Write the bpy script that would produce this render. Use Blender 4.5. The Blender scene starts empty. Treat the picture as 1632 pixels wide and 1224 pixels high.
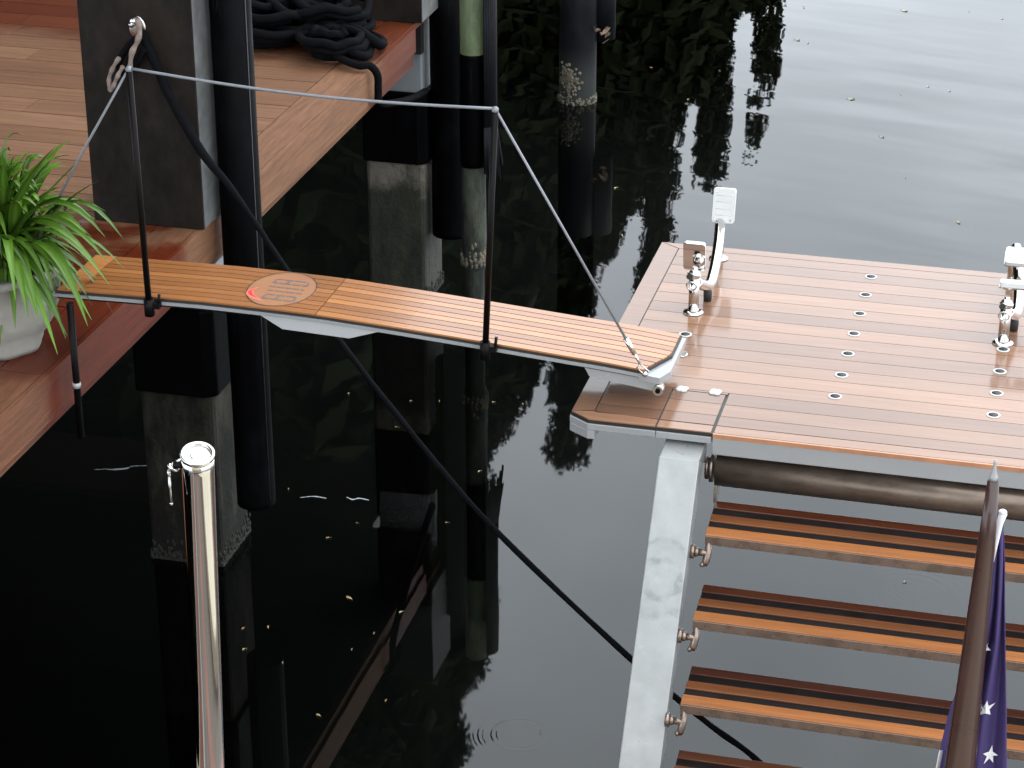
import bpy, math, random
from mathutils import Vector, Matrix
R = math.radians
random.seed(7)
sc = bpy.context.scene
col = sc.collection

WZ = -.38          # height of the water surface
# ------------------------------------------------------------------ camera
CAMZ = 4.25
PITCH, YAW, FPX = R(24.92), R(14.39), 3629.0
FW = Vector((-math.sin(YAW)*math.cos(PITCH), math.cos(YAW)*math.cos(PITCH), -math.sin(PITCH)))
RT = Vector((math.cos(YAW), math.sin(YAW), 0))
UP = RT.cross(FW)
cd = bpy.data.cameras.new("camera")
cam = bpy.data.objects.new("camera", cd)
col.objects.link(cam)
cam.matrix_world = Matrix(((RT.x, UP.x, -FW.x, 0), (RT.y, UP.y, -FW.y, 0), (RT.z, UP.z, -FW.z, CAMZ), (0, 0, 0, 1)))
cd.sensor_fit = 'HORIZONTAL'; cd.sensor_width = 36; cd.lens = FPX/1632*36
cd.clip_start = 0.05; cd.clip_end = 2000
sc.camera = cam

# ------------------------------------------------------------------ sky, sun, exposure
w = bpy.data.worlds.new("World"); sc.world = w; w.use_nodes = True
wt = w.node_tree; wn = wt.nodes; wl = wt.links; wn.clear()
wo = wn.new('ShaderNodeOutputWorld'); bg = wn.new('ShaderNodeBackground')
sky = wn.new('ShaderNodeTexSky'); sky.sky_type = 'NISHITA'; sky.sun_disc = False
sky.sun_elevation = R(52); sky.sun_rotation = R(35)
tc = wn.new('ShaderNodeTexCoord'); sp = wn.new('ShaderNodeSeparateXYZ')
wl.new(tc.outputs['Generated'], sp.inputs[0])
rmp = wn.new('ShaderNodeMapRange'); rmp.inputs['From Min'].default_value = 0.0; rmp.inputs['From Max'].default_value = 1.0
rmp.inputs['To Min'].default_value = 14.5; rmp.inputs['To Max'].default_value = 14.0
wl.new(sp.outputs['Z'], rmp.inputs['Value'])
nz = wn.new('ShaderNodeTexNoise'); nz.inputs['Scale'].default_value = 4.5; nz.inputs['Detail'].default_value = 4
wl.new(tc.outputs['Generated'], nz.inputs['Vector'])
nr = wn.new('ShaderNodeMapRange'); nr.inputs['From Min'].default_value = .3; nr.inputs['From Max'].default_value = .7
nr.inputs['To Min'].default_value = .80; nr.inputs['To Max'].default_value = 1.20
wl.new(nz.outputs['Fac'], nr.inputs['Value'])
mu = wn.new('ShaderNodeMath'); mu.operation = 'MULTIPLY'
wl.new(rmp.outputs[0], mu.inputs[0]); wl.new(nr.outputs[0], mu.inputs[1])
cc = wn.new('ShaderNodeVectorMath'); cc.operation = 'SCALE'; cc.inputs[0].default_value = (.91, .985, 1.05)
wl.new(mu.outputs[0], cc.inputs['Scale'])
mx = wn.new('ShaderNodeMix'); mx.data_type = 'RGBA'; mx.inputs['Factor'].default_value = .93
wl.new(sky.outputs[0], mx.inputs['A']); wl.new(cc.outputs[0], mx.inputs['B'])
wl.new(mx.outputs['Result'], bg.inputs['Color']); bg.inputs['Strength'].default_value = .12
wl.new(bg.outputs[0], wo.inputs[0])
sd = bpy.data.lights.new("sun", 'SUN'); sd.energy = 0.5; sd.angle = R(25); sd.color = (1, .97, .92)
so = bpy.data.objects.new("sun", sd); col.objects.link(so)
# light comes from the elevation / rotation given to the sky
az = R(35); el = R(52)
sdir = Vector((math.sin(az)*math.cos(el), math.cos(az)*math.cos(el), math.sin(el)))
so.rotation_euler = (-sdir).to_track_quat('-Z', 'Y').to_euler()
sc.view_settings.view_transform = 'Standard'; sc.view_settings.look = 'None'
sc.view_settings.exposure = 1.0; sc.view_settings.gamma = 1.0; sc.view_settings.use_curve_mapping = False

# ------------------------------------------------------------------ materials
class NT:
    def __init__(s, name):
        s.m = bpy.data.materials.new(name); s.m.use_nodes = True
        s.t = s.m.node_tree; s.n = s.t.nodes; s.l = s.t.links
        s.p = s.n['Principled BSDF']
    def new(s, k, **kw):
        n = s.n.new(k)
        for a, b in kw.items(): setattr(n, a, b)
        return n
    def put(s, v, sock):
        if hasattr(v, 'links') or isinstance(v, bpy.types.NodeSocket): s.l.new(v, sock)
        elif isinstance(v, (tuple, list)) and sock.type == 'RGBA' and len(v) == 3: sock.default_value = (*v, 1)
        else: sock.default_value = v
    def math(s, op, a, b=0.0, c=0.0):
        n = s.new('ShaderNodeMath', operation=op)
        s.put(a, n.inputs[0]); s.put(b, n.inputs[1]); s.put(c, n.inputs[2]); return n.outputs[0]
    def pos(s, scale=(1, 1, 1), obj=False):
        g = s.new('ShaderNodeTexCoord').outputs['Object'] if obj else s.new('ShaderNodeNewGeometry').outputs['Position']
        v = s.new('ShaderNodeVectorMath', operation='MULTIPLY'); s.l.new(g, v.inputs[0]); v.inputs[1].default_value = scale
        return v.outputs[0]
    def noise(s, vec, scale, detail=4, rough=.55):
        n = s.new('ShaderNodeTexNoise'); s.l.new(vec, n.inputs['Vector'])
        n.inputs['Scale'].default_value = scale; n.inputs['Detail'].default_value = detail; n.inputs['Roughness'].default_value = rough
        return n.outputs['Fac']
    def ramp(s, fac, a, b, lo=0.0, hi=1.0, smooth=False):
        n = s.new('ShaderNodeMapRange'); n.clamp = True
        if smooth: n.interpolation_type = 'SMOOTHSTEP'
        s.put(fac, n.inputs[0]); n.inputs[1].default_value = a; n.inputs[2].default_value = b
        n.inputs[3].default_value = lo; n.inputs[4].default_value = hi; return n.outputs[0]
    def mix(s, f, a, b, mode='MIX'):
        n = s.new('ShaderNodeMix', data_type='RGBA', blend_type=mode)
        s.put(f, n.inputs['Factor']); s.put(a, n.inputs['A']); s.put(b, n.inputs['B']); return n.outputs['Result']
    def scale(s, c, f):
        n = s.new('ShaderNodeVectorMath', operation='SCALE'); s.put(c, n.inputs[0]); s.put(f, n.inputs['Scale']); return n.outputs[0]
    def bump(s, h, dist, strength=1.0):
        n = s.new('ShaderNodeBump'); n.inputs['Distance'].default_value = dist; n.inputs['Strength'].default_value = strength
        s.put(h, n.inputs['Height']); return n.outputs[0]
    def attr(s, name):
        n = s.new('ShaderNodeAttribute'); n.attribute_name = name; return n.outputs['Fac']
    def set(s, **kw):
        for k, v in kw.items(): s.put(v, s.p.inputs[k.replace('_', ' ')])
        return s.m

def plain(name, c, rough=.5, metal=0.0, var=.15, sc_=14, bump=0.0, coat=0.0, spec=.5):
    t = NT(name); p = t.pos(obj=True); n = t.noise(p, sc_, 5)
    k = t.ramp(n, .3, .7, 1-var, 1+var)
    t.set(Base_Color=t.scale(c, k), Roughness=t.ramp(n, .3, .7, rough*.85, min(1, rough*1.15)), Metallic=metal, Coat_Weight=coat, Specular_IOR_Level=spec)
    if bump: t.set(Normal=t.bump(n, bump))
    return t.m

def wood(name, base, pale, axis='x', rough=.45, coat=.5, coat_r=.12, grain=1.0, bumpd=.0006, drops=0.0, wet=None):
    """boards: a tone per board from the mesh, grain along one axis, wet varnish on top"""
    t = NT(name)
    s = (.9, 16, 16) if axis == 'x' else (16, .9, 16)
    p = t.pos(s); tone = t.attr('tone')
    g = t.noise(p, 3.2, 6, .65); g2 = t.noise(t.pos((s[0]*1.5, s[1]*4, s[2]*4)), 2.5, 3)
    c = t.mix(t.ramp(tone, 0, 1), base, pale)
    gg = t.math('MULTIPLY', t.ramp(g, .25, .75, 1-.22*grain, 1+.16*grain), t.ramp(g2, .3, .7, 1-.12*grain, 1+.08*grain))
    big = t.ramp(t.noise(t.pos(), 2.2, 3), .3, .7, .93, 1.07)
    c = t.scale(c, t.math('MULTIPLY', gg, big))
    cr = coat_r
    if wet:
        c, cr, rough, coat = wet(t, c)
    h = t.math('ADD', g, t.math('MULTIPLY', g2, .5))
    t.set(Base_Color=c, Roughness=rough, Normal=t.bump(h, bumpd), Coat_Weight=coat, Coat_Roughness=cr, Specular_IOR_Level=.3)
    fine = t.noise(t.pos(), 140, 2) if drops else t.noise(t.pos(), 30, 2)
    t.put(t.bump(fine, drops or .0001), t.p.inputs['Coat Normal'])
    return t.m

M = {}
M['teak'] = wood('teak_platform', (.135, .064, .036), (.255, .124, .064), rough=.55, coat=.8, coat_r=.10, grain=.9)
M['teak_lip'] = plain('teak_edge', (.34, .15, .075), .4, 0, .15, 20, coat=.4)
M['teak_gang'] = wood('teak_gangway', (.21, .072, .016), (.38, .15, .040), rough=.45, coat=.85, coat_r=.12, grain=.8, drops=.00025)
M['teak_tread'] = wood('teak_tread', (.055, .013, .005), (.29, .098, .023), rough=.4, coat=.9, coat_r=.08, grain=1.3, drops=.0006)
M['inlay'] = wood('inlay', (.27, .115, .048), (.34, .15, .068), rough=.45, coat=.85, coat_r=.12, grain=.5)
def dock_wet(t, c):
    p = t.new('ShaderNodeSeparateXYZ'); t.l.new(t.pos(), p.inputs[0])
    n = t.noise(t.pos(), 3.5, 4)
    # rain-soaked near end of the dock, the far boards have dried in patches
    a = t.math('ADD', p.outputs['Y'], t.math('MULTIPLY', t.math('SUBTRACT', n, .5), 1.6))
    dry = t.ramp(a, 7.1, 7.45, 0, 1, True)
    a2 = t.math('ADD', p.outputs['Y'], t.math('MULTIPLY', t.math('SUBTRACT', n, .5), .8))
    near = t.ramp(a2, 5.9, 6.15, .7, 0, True)
    back = t.ramp(t.math('ADD', p.outputs['Y'], t.math('MULTIPLY', n, .5)), 9.7, 10.1, 1, .15, True)
    d = t.math('MULTIPLY', t.math('MAXIMUM', dry, near), back)
    wetc = t.mix(1.0, c, (.62, .21, .10), 'MULTIPLY')
    return t.mix(d, wetc, c), t.ramp(d, 0, 1, .05, .35), t.ramp(d, 0, 1, .4, .7), t.ramp(d, 0, 1, .65, .05)
M['dock'] = wood('dock_boards', (.125, .052, .023), (.215, .108, .056), grain=1.7, bumpd=.0016, wet=dock_wet)
M['dock_y'] = wood('dock_edge_boards', (.120, .050, .023), (.22, .106, .054), axis='y', grain=1.6, bumpd=.0016, wet=lambda t, c: (lambda q: (q[0], q[1], q[2], t.math('MULTIPLY', q[3], .12)))(dock_wet(t, c)))
M['caulk'] = plain('black_caulk', (.012, .011, .010), .5)
M['gel'] = plain('grey_gelcoat', (.25, .25, .255), .25, 0, .05, 5, coat=.4)
M['gelw'] = plain('white_gelcoat', (.36, .36, .36), .25, 0, .04, 5, coat=.4)
M['black'] = plain('black_paint', (.004, .003, .003), .4, 0, .2, 20, spec=.1)
M['cable'] = plain('sheathed_cable', (.17, .175, .19), .4, .2, .08, 60)
M['chrome'] = plain('polished_steel', (.62, .60, .58), .07, 1, .05, 6)
M['steel'] = plain('brushed_steel', (.50, .48, .46), .22, 1, .1, 20)
M['pad'] = plain('white_rubber_pad', (.50, .50, .485), .6, 0, .06, 30)
M['hole'] = plain('dark_opening', (.01, .01, .01), .6)
M['rubber'] = plain('black_rubber', (.02, .02, .02), .6)
M['rope'] = plain('black_rope', (.004, .004, .005), .8, 0, .35, 60, .002, spec=.04)
M['tan_rope'] = plain('worn_tan_rope', (.20, .15, .125), .85, 0, .35, 40, .002)
M['letter'] = plain('grey_inlay', (.11, .095, .09), .45, 0, .2, 60, coat=.6)
M['red'] = plain('red_stroke', (.75, .03, .025), .35, 0, .1, 60, coat=.6)
M['redsoft'] = plain('soft_red_stroke', (.75, .16, .11), .35, 0, .2, 90, coat=.6)
M['varnish'] = plain('dark_varnished_staff', (.034, .013, .010), .3, 0, .12, 20, coat=.25, spec=.4)
M['cloth'] = plain('navy_cloth', (.035, .020, .10), .8, 0, .15, 8)
M['white_cloth'] = plain('white_cloth', (.62, .60, .62), .8, 0, .1, 12)
M['stone_pot'] = plain('cast_stone', (.30, .285, .255), .8, 0, .16, 9, .004)
M['soil'] = plain('soil', (.02, .015, .01), .9)
M['flowr'] = plain('purple_flower', (.30, .13, .32), .6)
M['darkleaf'] = plain('dark_red_leaf', (.035, .012, .018), .5)
M['yacht_white'] = plain('cream_paint', (.50, .44, .33), .3, 0, .04, 3)
M['deck_grey'] = plain('deck_covering', (.12, .10, .085), .6, 0, .25, 3)
M['yacht_brown'] = plain('brown_cap_rail', (.16, .06, .035), .3, 0, .2, 5, coat=.6)

t = NT('tube_bronze'); n = t.noise(t.pos((1, 3, 3)), 9, 6, .7); n2 = t.noise(t.pos(), 3.5, 3)
c = t.mix(t.ramp(n, .35, .65), (.12, .088, .068), (.19, .145, .115)); c = t.mix(t.ramp(n2, .62, .75, 0, .45), c, (.30, .23, .16))
t.set(Base_Color=c, Metallic=.75, Roughness=t.ramp(n, .3, .7, .30, .42)); M['bronze'] = t.m
M['fitting'] = plain('weathered_fitting', (.24, .18, .15), .3, .8, .3, 40)
M['tread_rim'] = plain('tread_rim', (.15, .10, .08), .28, .5, .3, 20, coat=.5)
M['tread_base'] = plain('tread_base', (.006, .004, .004), .6, 0, .3, 20, spec=.2)

t = NT('stringer_metal'); p = t.pos()
n = t.noise(p, 5, 7, .65); n2 = t.noise(t.pos((1, 1, 1)), 30, 4); 
mp = t.new('ShaderNodeVectorMath', operation='SUBTRACT'); t.l.new(p, mp.inputs[0]); mp.inputs[1].default_value = (-1.03, 5.79, .89)
ln = t.new('ShaderNodeVectorMath', operation='LENGTH'); t.l.new(mp.outputs[0], ln.inputs[0])
dd_ = t.math('ADD', ln.outputs['Value'], t.math('MULTIPLY', t.math('SUBTRACT', n, .5), .09))
zone = t.math('ADD', t.math('MULTIPLY', t.ramp(dd_, .11, .125, 1, 0, True), t.ramp(dd_, .095, .11, .35, 1, True)), t.math('MULTIPLY', t.ramp(t.math('ABSOLUTE', t.math('SUBTRACT', dd_, .06)), .004, .014, 1, 0, True), .7))
sm = t.math('MULTIPLY', zone, t.ramp(t.noise(p, 22, 6, .7), .35, .6))
c = t.mix(t.ramp(n, .35, .7), (.25, .25, .245), (.33, .33, .325)); c = t.mix(t.math('MULTIPLY', sm, .6), c, (.13, .135, .13))
c = t.mix(t.ramp(t.noise(p, 13, 6, .75), .62, .74, 0, .5), c, (.22, .22, .20))
t.set(Base_Color=c, Metallic=.35, Roughness=t.ramp(n2, .3, .7, .26, .42)); M['stringer'] = t.m

t = NT('concrete_pile'); p = t.pos(); sp_ = t.new('ShaderNodeSeparateXYZ'); t.l.new(p, sp_.inputs[0])
n = t.noise(p, 7, 8, .7); n2 = t.noise(t.pos((1, 1, .25)), 14, 5)
zz = t.math('ADD', sp_.outputs['Z'], t.math('MULTIPLY', t.math('SUBTRACT', n, .5), .30))
dry = t.mix(t.ramp(n, .3, .7), (.085, .075, .058), (.17, .15, .12)); alg = t.mix(t.ramp(n2, .3, .7), (.006, .0065, .004), (.032, .032, .018))
c = t.mix(t.ramp(zz, .22, .32), alg, dry); c = t.mix(t.ramp(t.noise(t.pos((1, 1, .5)), 5, 7, .8), .5, .62, 0, .75), c, (.012, .012, .007))
t.set(Base_Color=c, Roughness=.8, Normal=t.bump(n, .02)); M['concrete'] = t.m
t = NT('shaded_concrete'); p = t.pos(); n = t.noise(p, 9, 8, .75); n2 = t.noise(t.pos((1, 1, .4)), 5, 6, .7)  # darker copy of the concrete, shade under the dock put into its colour
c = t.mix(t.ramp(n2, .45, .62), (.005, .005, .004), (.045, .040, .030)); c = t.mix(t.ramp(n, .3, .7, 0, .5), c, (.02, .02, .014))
t.set(Base_Color=c, Roughness=.85, Normal=t.bump(n, .02), Specular_IOR_Level=.2); M['concrete_shaded'] = t.m
t = NT('algae_post'); n = t.noise(t.pos((1, 1, .4)), 12, 6, .7); sp_ = t.new('ShaderNodeSeparateXYZ'); t.l.new(t.pos(), sp_.inputs[0])
up_ = t.ramp(t.math('ADD', sp_.outputs['Z'], t.math('MULTIPLY', n, .25)), .75, 1.0)
lowc = t.mix(t.ramp(n, .4, .62), (.006, .007, .006), (.045, .052, .032))
t.set(Base_Color=t.mix(up_, lowc, t.mix(t.ramp(n, .3, .7), (.03, .04, .018), (.10, .13, .06))), Roughness=.8, Normal=t.bump(n, .01)); M['algae'] = t.m
t = NT('growth_depth_fade'); n = t.noise(t.pos(), 9, 8, .7); sp_ = t.new('ShaderNodeSeparateXYZ'); t.l.new(t.pos(), sp_.inputs[0])
dp = t.ramp(t.math('ADD', sp_.outputs['Z'], t.math('MULTIPLY', t.math('SUBTRACT', n, .5), .35)), -.34, -.28)  # growth darkens with depth, painting in the light lost through water
t.set(Base_Color=t.mix(dp, (.002, .0025, .0015), t.mix(t.ramp(n, .3, .7), (.05, .05, .03), (.25, .26, .16))), Roughness=.9, Normal=t.bump(n, .03)); M['growth'] = t.m
t = NT('black_sleeve'); n = t.noise(t.pos((1, 1, .5)), 8, 7, .7)
sc2 = t.ramp(t.noise(t.pos((3, 3, .35)), 9, 8, .8), .60, .72, 0, .8)
t.set(Base_Color=t.mix(sc2, t.mix(t.ramp(n, .5, .75), (.0010, .0010, .0013), (.0035, .004, .005)), (.016, .017, .019)), Roughness=t.ramp(n, .3, .7, .4, .65), Specular_IOR_Level=.04); M['sleeve'] = t.m
t = NT('worn_sleeve'); n = t.noise(t.pos((1, 1, .5)), 6, 7, .7); sp_ = t.new('ShaderNodeSeparateXYZ'); t.l.new(t.pos(), sp_.inputs[0])
lo = t.ramp(t.math('ADD', sp_.outputs['Z'], t.math('MULTIPLY', n, .3)), -.08, .17, .55, .03)
t.set(Base_Color=t.mix(lo, t.mix(t.ramp(n, .45, .75), (.003, .003, .004), (.010, .011, .014)), (.05, .053, .05)), Roughness=.55, Specular_IOR_Level=.06); M['worn'] = t.m
M['edge_glint'] = plain('sleeve_glint', (.02, .021, .024), .5, 0, .5, 30)
M['strap'] = plain('sleeve_strap', (.006, .006, .008), .4, 0, .4, 30)
M['oyster'] = plain('oyster_growth', (.10, .085, .06), .85, 0, .5, 25, .02)
M['crust'] = plain('tide_crust', (.014, .014, .010), .9, 0, .6, 30)
M['sky_block_wall'] = plain('sky_block_wall', (.02, .02, .016), .9, 0, .4, 3, .02)
M['cap'] = plain('white_pile_cap', (.25, .265, .275), .6, 0, .08, 10)
t = NT('dark_slate'); n = t.noise(t.pos((1, 1, .6)), 9, 7, .7); n2 = t.noise(t.pos(), 2.5, 4)
c = t.mix(t.ramp(n, .3, .7), (.004, .004, .0038), (.021, .017, .014)); c = t.mix(t.ramp(n2, .5, .7, 0, .5), c, (.026, .018, .013))
t.set(Base_Color=c, Roughness=.6, Normal=t.bump(n, .004), Specular_IOR_Level=.1); M['slate'] = t.m
M['slate_side'] = plain('grey_slate', (.10, .10, .097), .65, 0, .35, 12, .004)

t = NT('spider_leaf'); tone = t.attr('tone')
u = t.attr('u')
mid = t.ramp(t.math('ABSOLUTE', t.math('SUBTRACT', u, .5)), .08, .22, 1, 0)
g = t.mix(tone, (.014, .045, .004), (.075, .165, .012))
g = t.mix(t.math('MULTIPLY', mid, .45), g, (.13, .20, .04))
t.set(Base_Color=g, Roughness=.38, Subsurface_Weight=.0, Coat_Weight=.0, Specular_IOR_Level=.2); M['leaf'] = t.m
t = NT('tree_leaf'); t.set(Base_Color=t.mix(t.attr('tone'), (.014, .018, .006), (.019, .025, .008)), Roughness=.8, Specular_IOR_Level=.1); M['tree_leaf'] = t.m
M['bark'] = plain('bark', (.05, .04, .03), .9, 0, .3, 10, .02)
t = NT('fallen_leaf'); t.set(Base_Color=t.mix(t.attr('tone'), (.20, .095, .025), (.40, .32, .16)), Roughness=.6); M['fallen'] = t.m
M['water_streak'] = plain('water_streak', (.30, .33, .34), .5)
M['mud'] = plain('bank_soil', (.05, .045, .03), .95)

# water: dark harbour water, faint swell, a few rain-drop rings
t = NT('water')
p = t.pos(); sp_ = t.new('ShaderNodeSeparateXYZ'); t.l.new(p, sp_.inputs[0])
rot = t.new('ShaderNodeVectorRotate', rotation_type='Z_AXIS'); t.l.new(p, rot.inputs['Vector']); rot.inputs['Angle'].default_value = R(14)
v = t.new('ShaderNodeVectorMath', operation='MULTIPLY'); t.l.new(rot.outputs[0], v.inputs[0]); v.inputs[1].default_value = (.55, 1.7, 1)
n1 = t.noise(v.outputs[0], 1.15, 1.5, .4); n2 = t.noise(v.outputs[0], 3.4, 1, .4)
far = t.math('ADD', t.ramp(sp_.outputs['Y'], 7.0, 13.5, .34, 1.0, True), t.math('MULTIPLY', t.ramp(sp_.outputs['Y'], 9.5, 14.0, 0, 1, True), t.ramp(sp_.outputs['X'], -2.2, -.6, 0, 1.6, True)))
h = t.math('ADD', t.math('MULTIPLY', n1, .0036), t.math('MULTIPLY', n2, .00030))
h = t.math('MULTIPLY', h, far)
def ring(cx, cy, r0, wd, lam, amp, h):
    s_ = t.new('ShaderNodeVectorMath', operation='DISTANCE'); t.l.new(p, s_.inputs[0]); s_.inputs[1].default_value = (cx, cy, WZ)
    d = t.math('SUBTRACT', s_.outputs['Value'], r0)
    env = t.math('POWER', 2.718, t.math('MULTIPLY', t.math('MULTIPLY', d, d), -1/(wd*wd)))
    return t.math('ADD', h, t.math('MULTIPLY', t.math('MULTIPLY', t.math('SINE', t.math('MULTIPLY', d, 6.283/lam)), env), amp))
h = ring(-1.697, 6.742, .098, .010, .03, .00018, h)
h = ring(-1.697, 6.742, .147, .02, .018, .00003, h)
h = ring(-.425, 8.09, .18, .10, .04, .00006, h)
h = ring(-.407, 8.173, .10, .05, .03, .00005, h)
bp = t.new('ShaderNodeBump'); bp.inputs['Distance'].default_value = 1.0; bp.inputs['Strength'].default_value = 1.0; t.l.new(h, bp.inputs['Height'])
fr = t.new('ShaderNodeFresnel'); fr.inputs['IOR'].default_value = 1.355; t.l.new(bp.outputs[0], fr.inputs['Normal'])
gl = t.new('ShaderNodeBsdfGlossy'); gl.inputs['Roughness'].default_value = 0.018; gl.inputs['Color'].default_value = (1, 1, 1, 1); t.l.new(bp.outputs[0], gl.inputs['Normal'])
tr_ = t.new('ShaderNodeBsdfTransparent'); tr_.inputs['Color'].default_value = (.35, .38, .36, 1)
ms = t.new('ShaderNodeMixShader'); t.l.new(fr.outputs[0], ms.inputs[0]); t.l.new(tr_.outputs[0], ms.inputs[1]); t.l.new(gl.outputs[0], ms.inputs[2])
t.l.new(ms.outputs[0], t.n['Material Output'].inputs['Surface']); M['water'] = t.m
M['seabed'] = plain('silty_bed', (.0035, .0042, .0032), .95, 0, .3, 1)

# ------------------------------------------------------------------ mesh helpers
def wloc(o):
    v = Vector((0, 0, 0))
    while o is not None: v += o.location; o = o.parent
    return v
class MB:
    def __init__(s): s.v = []; s.f = []; s.t = []; s.u = []; s.s = []
    def face(s, idx, tone=.5, smooth=False, u=None):
        s.f.append(tuple(idx)); s.t.append(tone); s.s.append(smooth); s.u.append(u or [.5]*len(idx))
    def poly(s, pts, tone=.5):
        b = len(s.v); s.v += [Vector(p) for p in pts]; s.face(range(b, b+len(pts)), tone); return s
    def prism(s, pts, z0, z1, tone=.5, zf=None):
        """pts: counter-clockwise plan outline; z0/z1 numbers, zf(x) added when given"""
        b = len(s.v); n = len(pts); g = zf or (lambda x: 0)
        s.v += [Vector((x, y, z0+g(x))) for x, y in pts] + [Vector((x, y, z1+g(x))) for x, y in pts]
        s.face([b+i for i in reversed(range(n))], tone); s.face([b+n+i for i in range(n)], tone)
        for i in range(n): j = (i+1) % n; s.face((b+i, b+j, b+n+j, b+n+i), tone)
        return s
    def box(s, x0, x1, y0, y1, z0, z1, tone=.5): return s.prism([(x0, y0), (x1, y0), (x1, y1), (x0, y1)], z0, z1, tone)
    def hexa(s, p, tone=.5):
        b = len(s.v); s.v += [Vector(q) for q in p]
        for q in ((3, 2, 1, 0), (4, 5, 6, 7), (0, 1, 5, 4), (1, 2, 6, 5), (2, 3, 7, 6), (3, 0, 4, 7)): s.face([b+i for i in q], tone)
        return s
    def tube(s, pts, r, seg=10, cap=True, tone=.5):
        pts = [Vector(p) for p in pts]; n = len(pts); rs = r if isinstance(r, (list, tuple)) else [r]*n
        b = len(s.v); up = None
        for i, p in enumerate(pts):
            d = (pts[min(i+1, n-1)]-pts[max(i-1, 0)]).normalized()
            if up is None:
                up = Vector((0, 0, 1)) if abs(d.z) < .9 else Vector((1, 0, 0))
            a = (up-d*up.dot(d)).normalized(); up = a; c = d.cross(a)
            for k in range(seg):
                an = 2*math.pi*k/seg; s.v.append(p+(a*math.cos(an)+c*math.sin(an))*rs[i])
        for i in range(n-1):
            for k in range(seg):
                k2 = (k+1) % seg; s.face((b+i*seg+k, b+i*seg+k2, b+(i+1)*seg+k2, b+(i+1)*seg+k), tone, True)
        if cap:
            s.face([b+k for k in reversed(range(seg))], tone); s.face([b+(n-1)*seg+k for k in range(seg)], tone)
        return s
    def lathe(s, c, prof, seg=24, tone=.5, wob=None):
        b = len(s.v); n = len(prof)
        for r, z in prof:
            for k in range(seg):
                a = 2*math.pi*k/seg; q = r*(1+(wob(a, z) if wob else 0)); s.v.append(Vector((c[0]+q*math.cos(a), c[1]+q*math.sin(a), c[2]+z)))
        for i in range(n-1):
            for k in range(seg):
                k2 = (k+1) % seg; s.face((b+i*seg+k, b+i*seg+k2, b+(i+1)*seg+k2, b+(i+1)*seg+k), tone, True)
        if prof[0][0] > 0: s.face([b+k for k in reversed(range(seg))], tone)
        if prof[-1][0] > 0: s.face([b+(n-1)*seg+k for k in range(seg)], tone)
        return s
    def torus(s, c, ax, r, q, seg=20, sg=8, arc=1.0, start=0):
        ax = Vector(ax).normalized(); a = ax.orthogonal().normalized(); b_ = ax.cross(a); c = Vector(c)
        m = int(seg*arc)+1
        pts = [c+(a*math.cos(start+2*math.pi*arc*i/(m-1))+b_*math.sin(start+2*math.pi*arc*i/(m-1)))*r for i in range(m)]
        return s.tube(pts, q, sg, arc < 1)
    def ball(s, c, r, seg=10, tone=.5, sq=(1, 1, 1)):
        b = len(s.v); m = seg//2
        for i in range(m+1):
            th = math.pi*i/m
            for k in range(seg):
                a = 2*math.pi*k/seg
                s.v.append(Vector(c)+Vector((math.sin(th)*math.cos(a)*r*sq[0], math.sin(th)*math.sin(a)*r*sq[1], math.cos(th)*r*sq[2])))
        for i in range(m):
            for k in range(seg):
                k2 = (k+1) % seg; s.face((b+i*seg+k, b+(i+1)*seg+k, b+(i+1)*seg+k2, b+i*seg+k2), tone, True)
        return s
    def build(s, name, mat, parent=None, bevel=0.0, origin=None):
        me = bpy.data.meshes.new(name); off = wloc(parent) if parent else Vector(origin or (0, 0, 0))
        me.from_pydata([tuple(v-off) for v in s.v], [], s.f); me.update()
        at = me.attributes.new('tone', 'FLOAT', 'FACE'); at.data.foreach_set('value', s.t)
        au = me.attributes.new('u', 'FLOAT', 'CORNER'); au.data.foreach_set('value', [x for q in s.u for x in q])
        me.polygons.foreach_set('use_smooth', s.s)
        me.materials.append(M[mat])
        o = bpy.data.objects.new(name, me); col.objects.link(o)
        if parent: o.parent = parent
        else: o.location = off
        if bevel:
            b = o.modifiers.new('bevel', 'BEVEL'); b.width = bevel; b.segments = 2; b.limit_method = 'ANGLE'; b.angle_limit = R(40)
        return o
def tag(o, label=None, cat=None, group=None, kind=None):
    if label: o['label'] = label
    if cat: o['category'] = cat
    if group: o['group'] = group
    if kind: o['kind'] = kind
    return o
def thing(name, loc, label, cat, group=None):
    o = bpy.data.objects.new(name, None); col.objects.link(o); o.location = loc; o.empty_display_size = .1
    return tag(o, label, cat, group)
def copy_tree(o, parent=None):
    c = o.copy(); col.objects.link(c); c.parent = parent
    for ch in list(o.children): copy_tree(ch, c)
    return c
def spline(pts, n=12):
    """smooth curve through points"""
    P = [Vector(p) for p in pts]; P = [P[0]*2-P[1]]+P+[P[-1]*2-P[-2]]; out = []
    for i in range(1, len(P)-2):
        for k in range(n):
            t_ = k/n; a, b, c, d = P[i-1:i+3]
            out.append(.5*((2*b)+(c-a)*t_+(2*a-5*b+4*c-d)*t_*t_+(3*b-a-3*c+d)*t_**3))
    out.append(P[-2]); return out
def rnd(a, b): return random.uniform(a, b)
def frame_point(px, py, axis, val):
    """where the line of sight through a spot of the photograph meets a real plane of the place"""
    d = FW+RT*((px-816)/FPX)-UP*((py-612)/FPX); k = (val-(0, 0, CAMZ)[axis])/d[axis]
    return Vector((0, 0, CAMZ))+d*k

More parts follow.
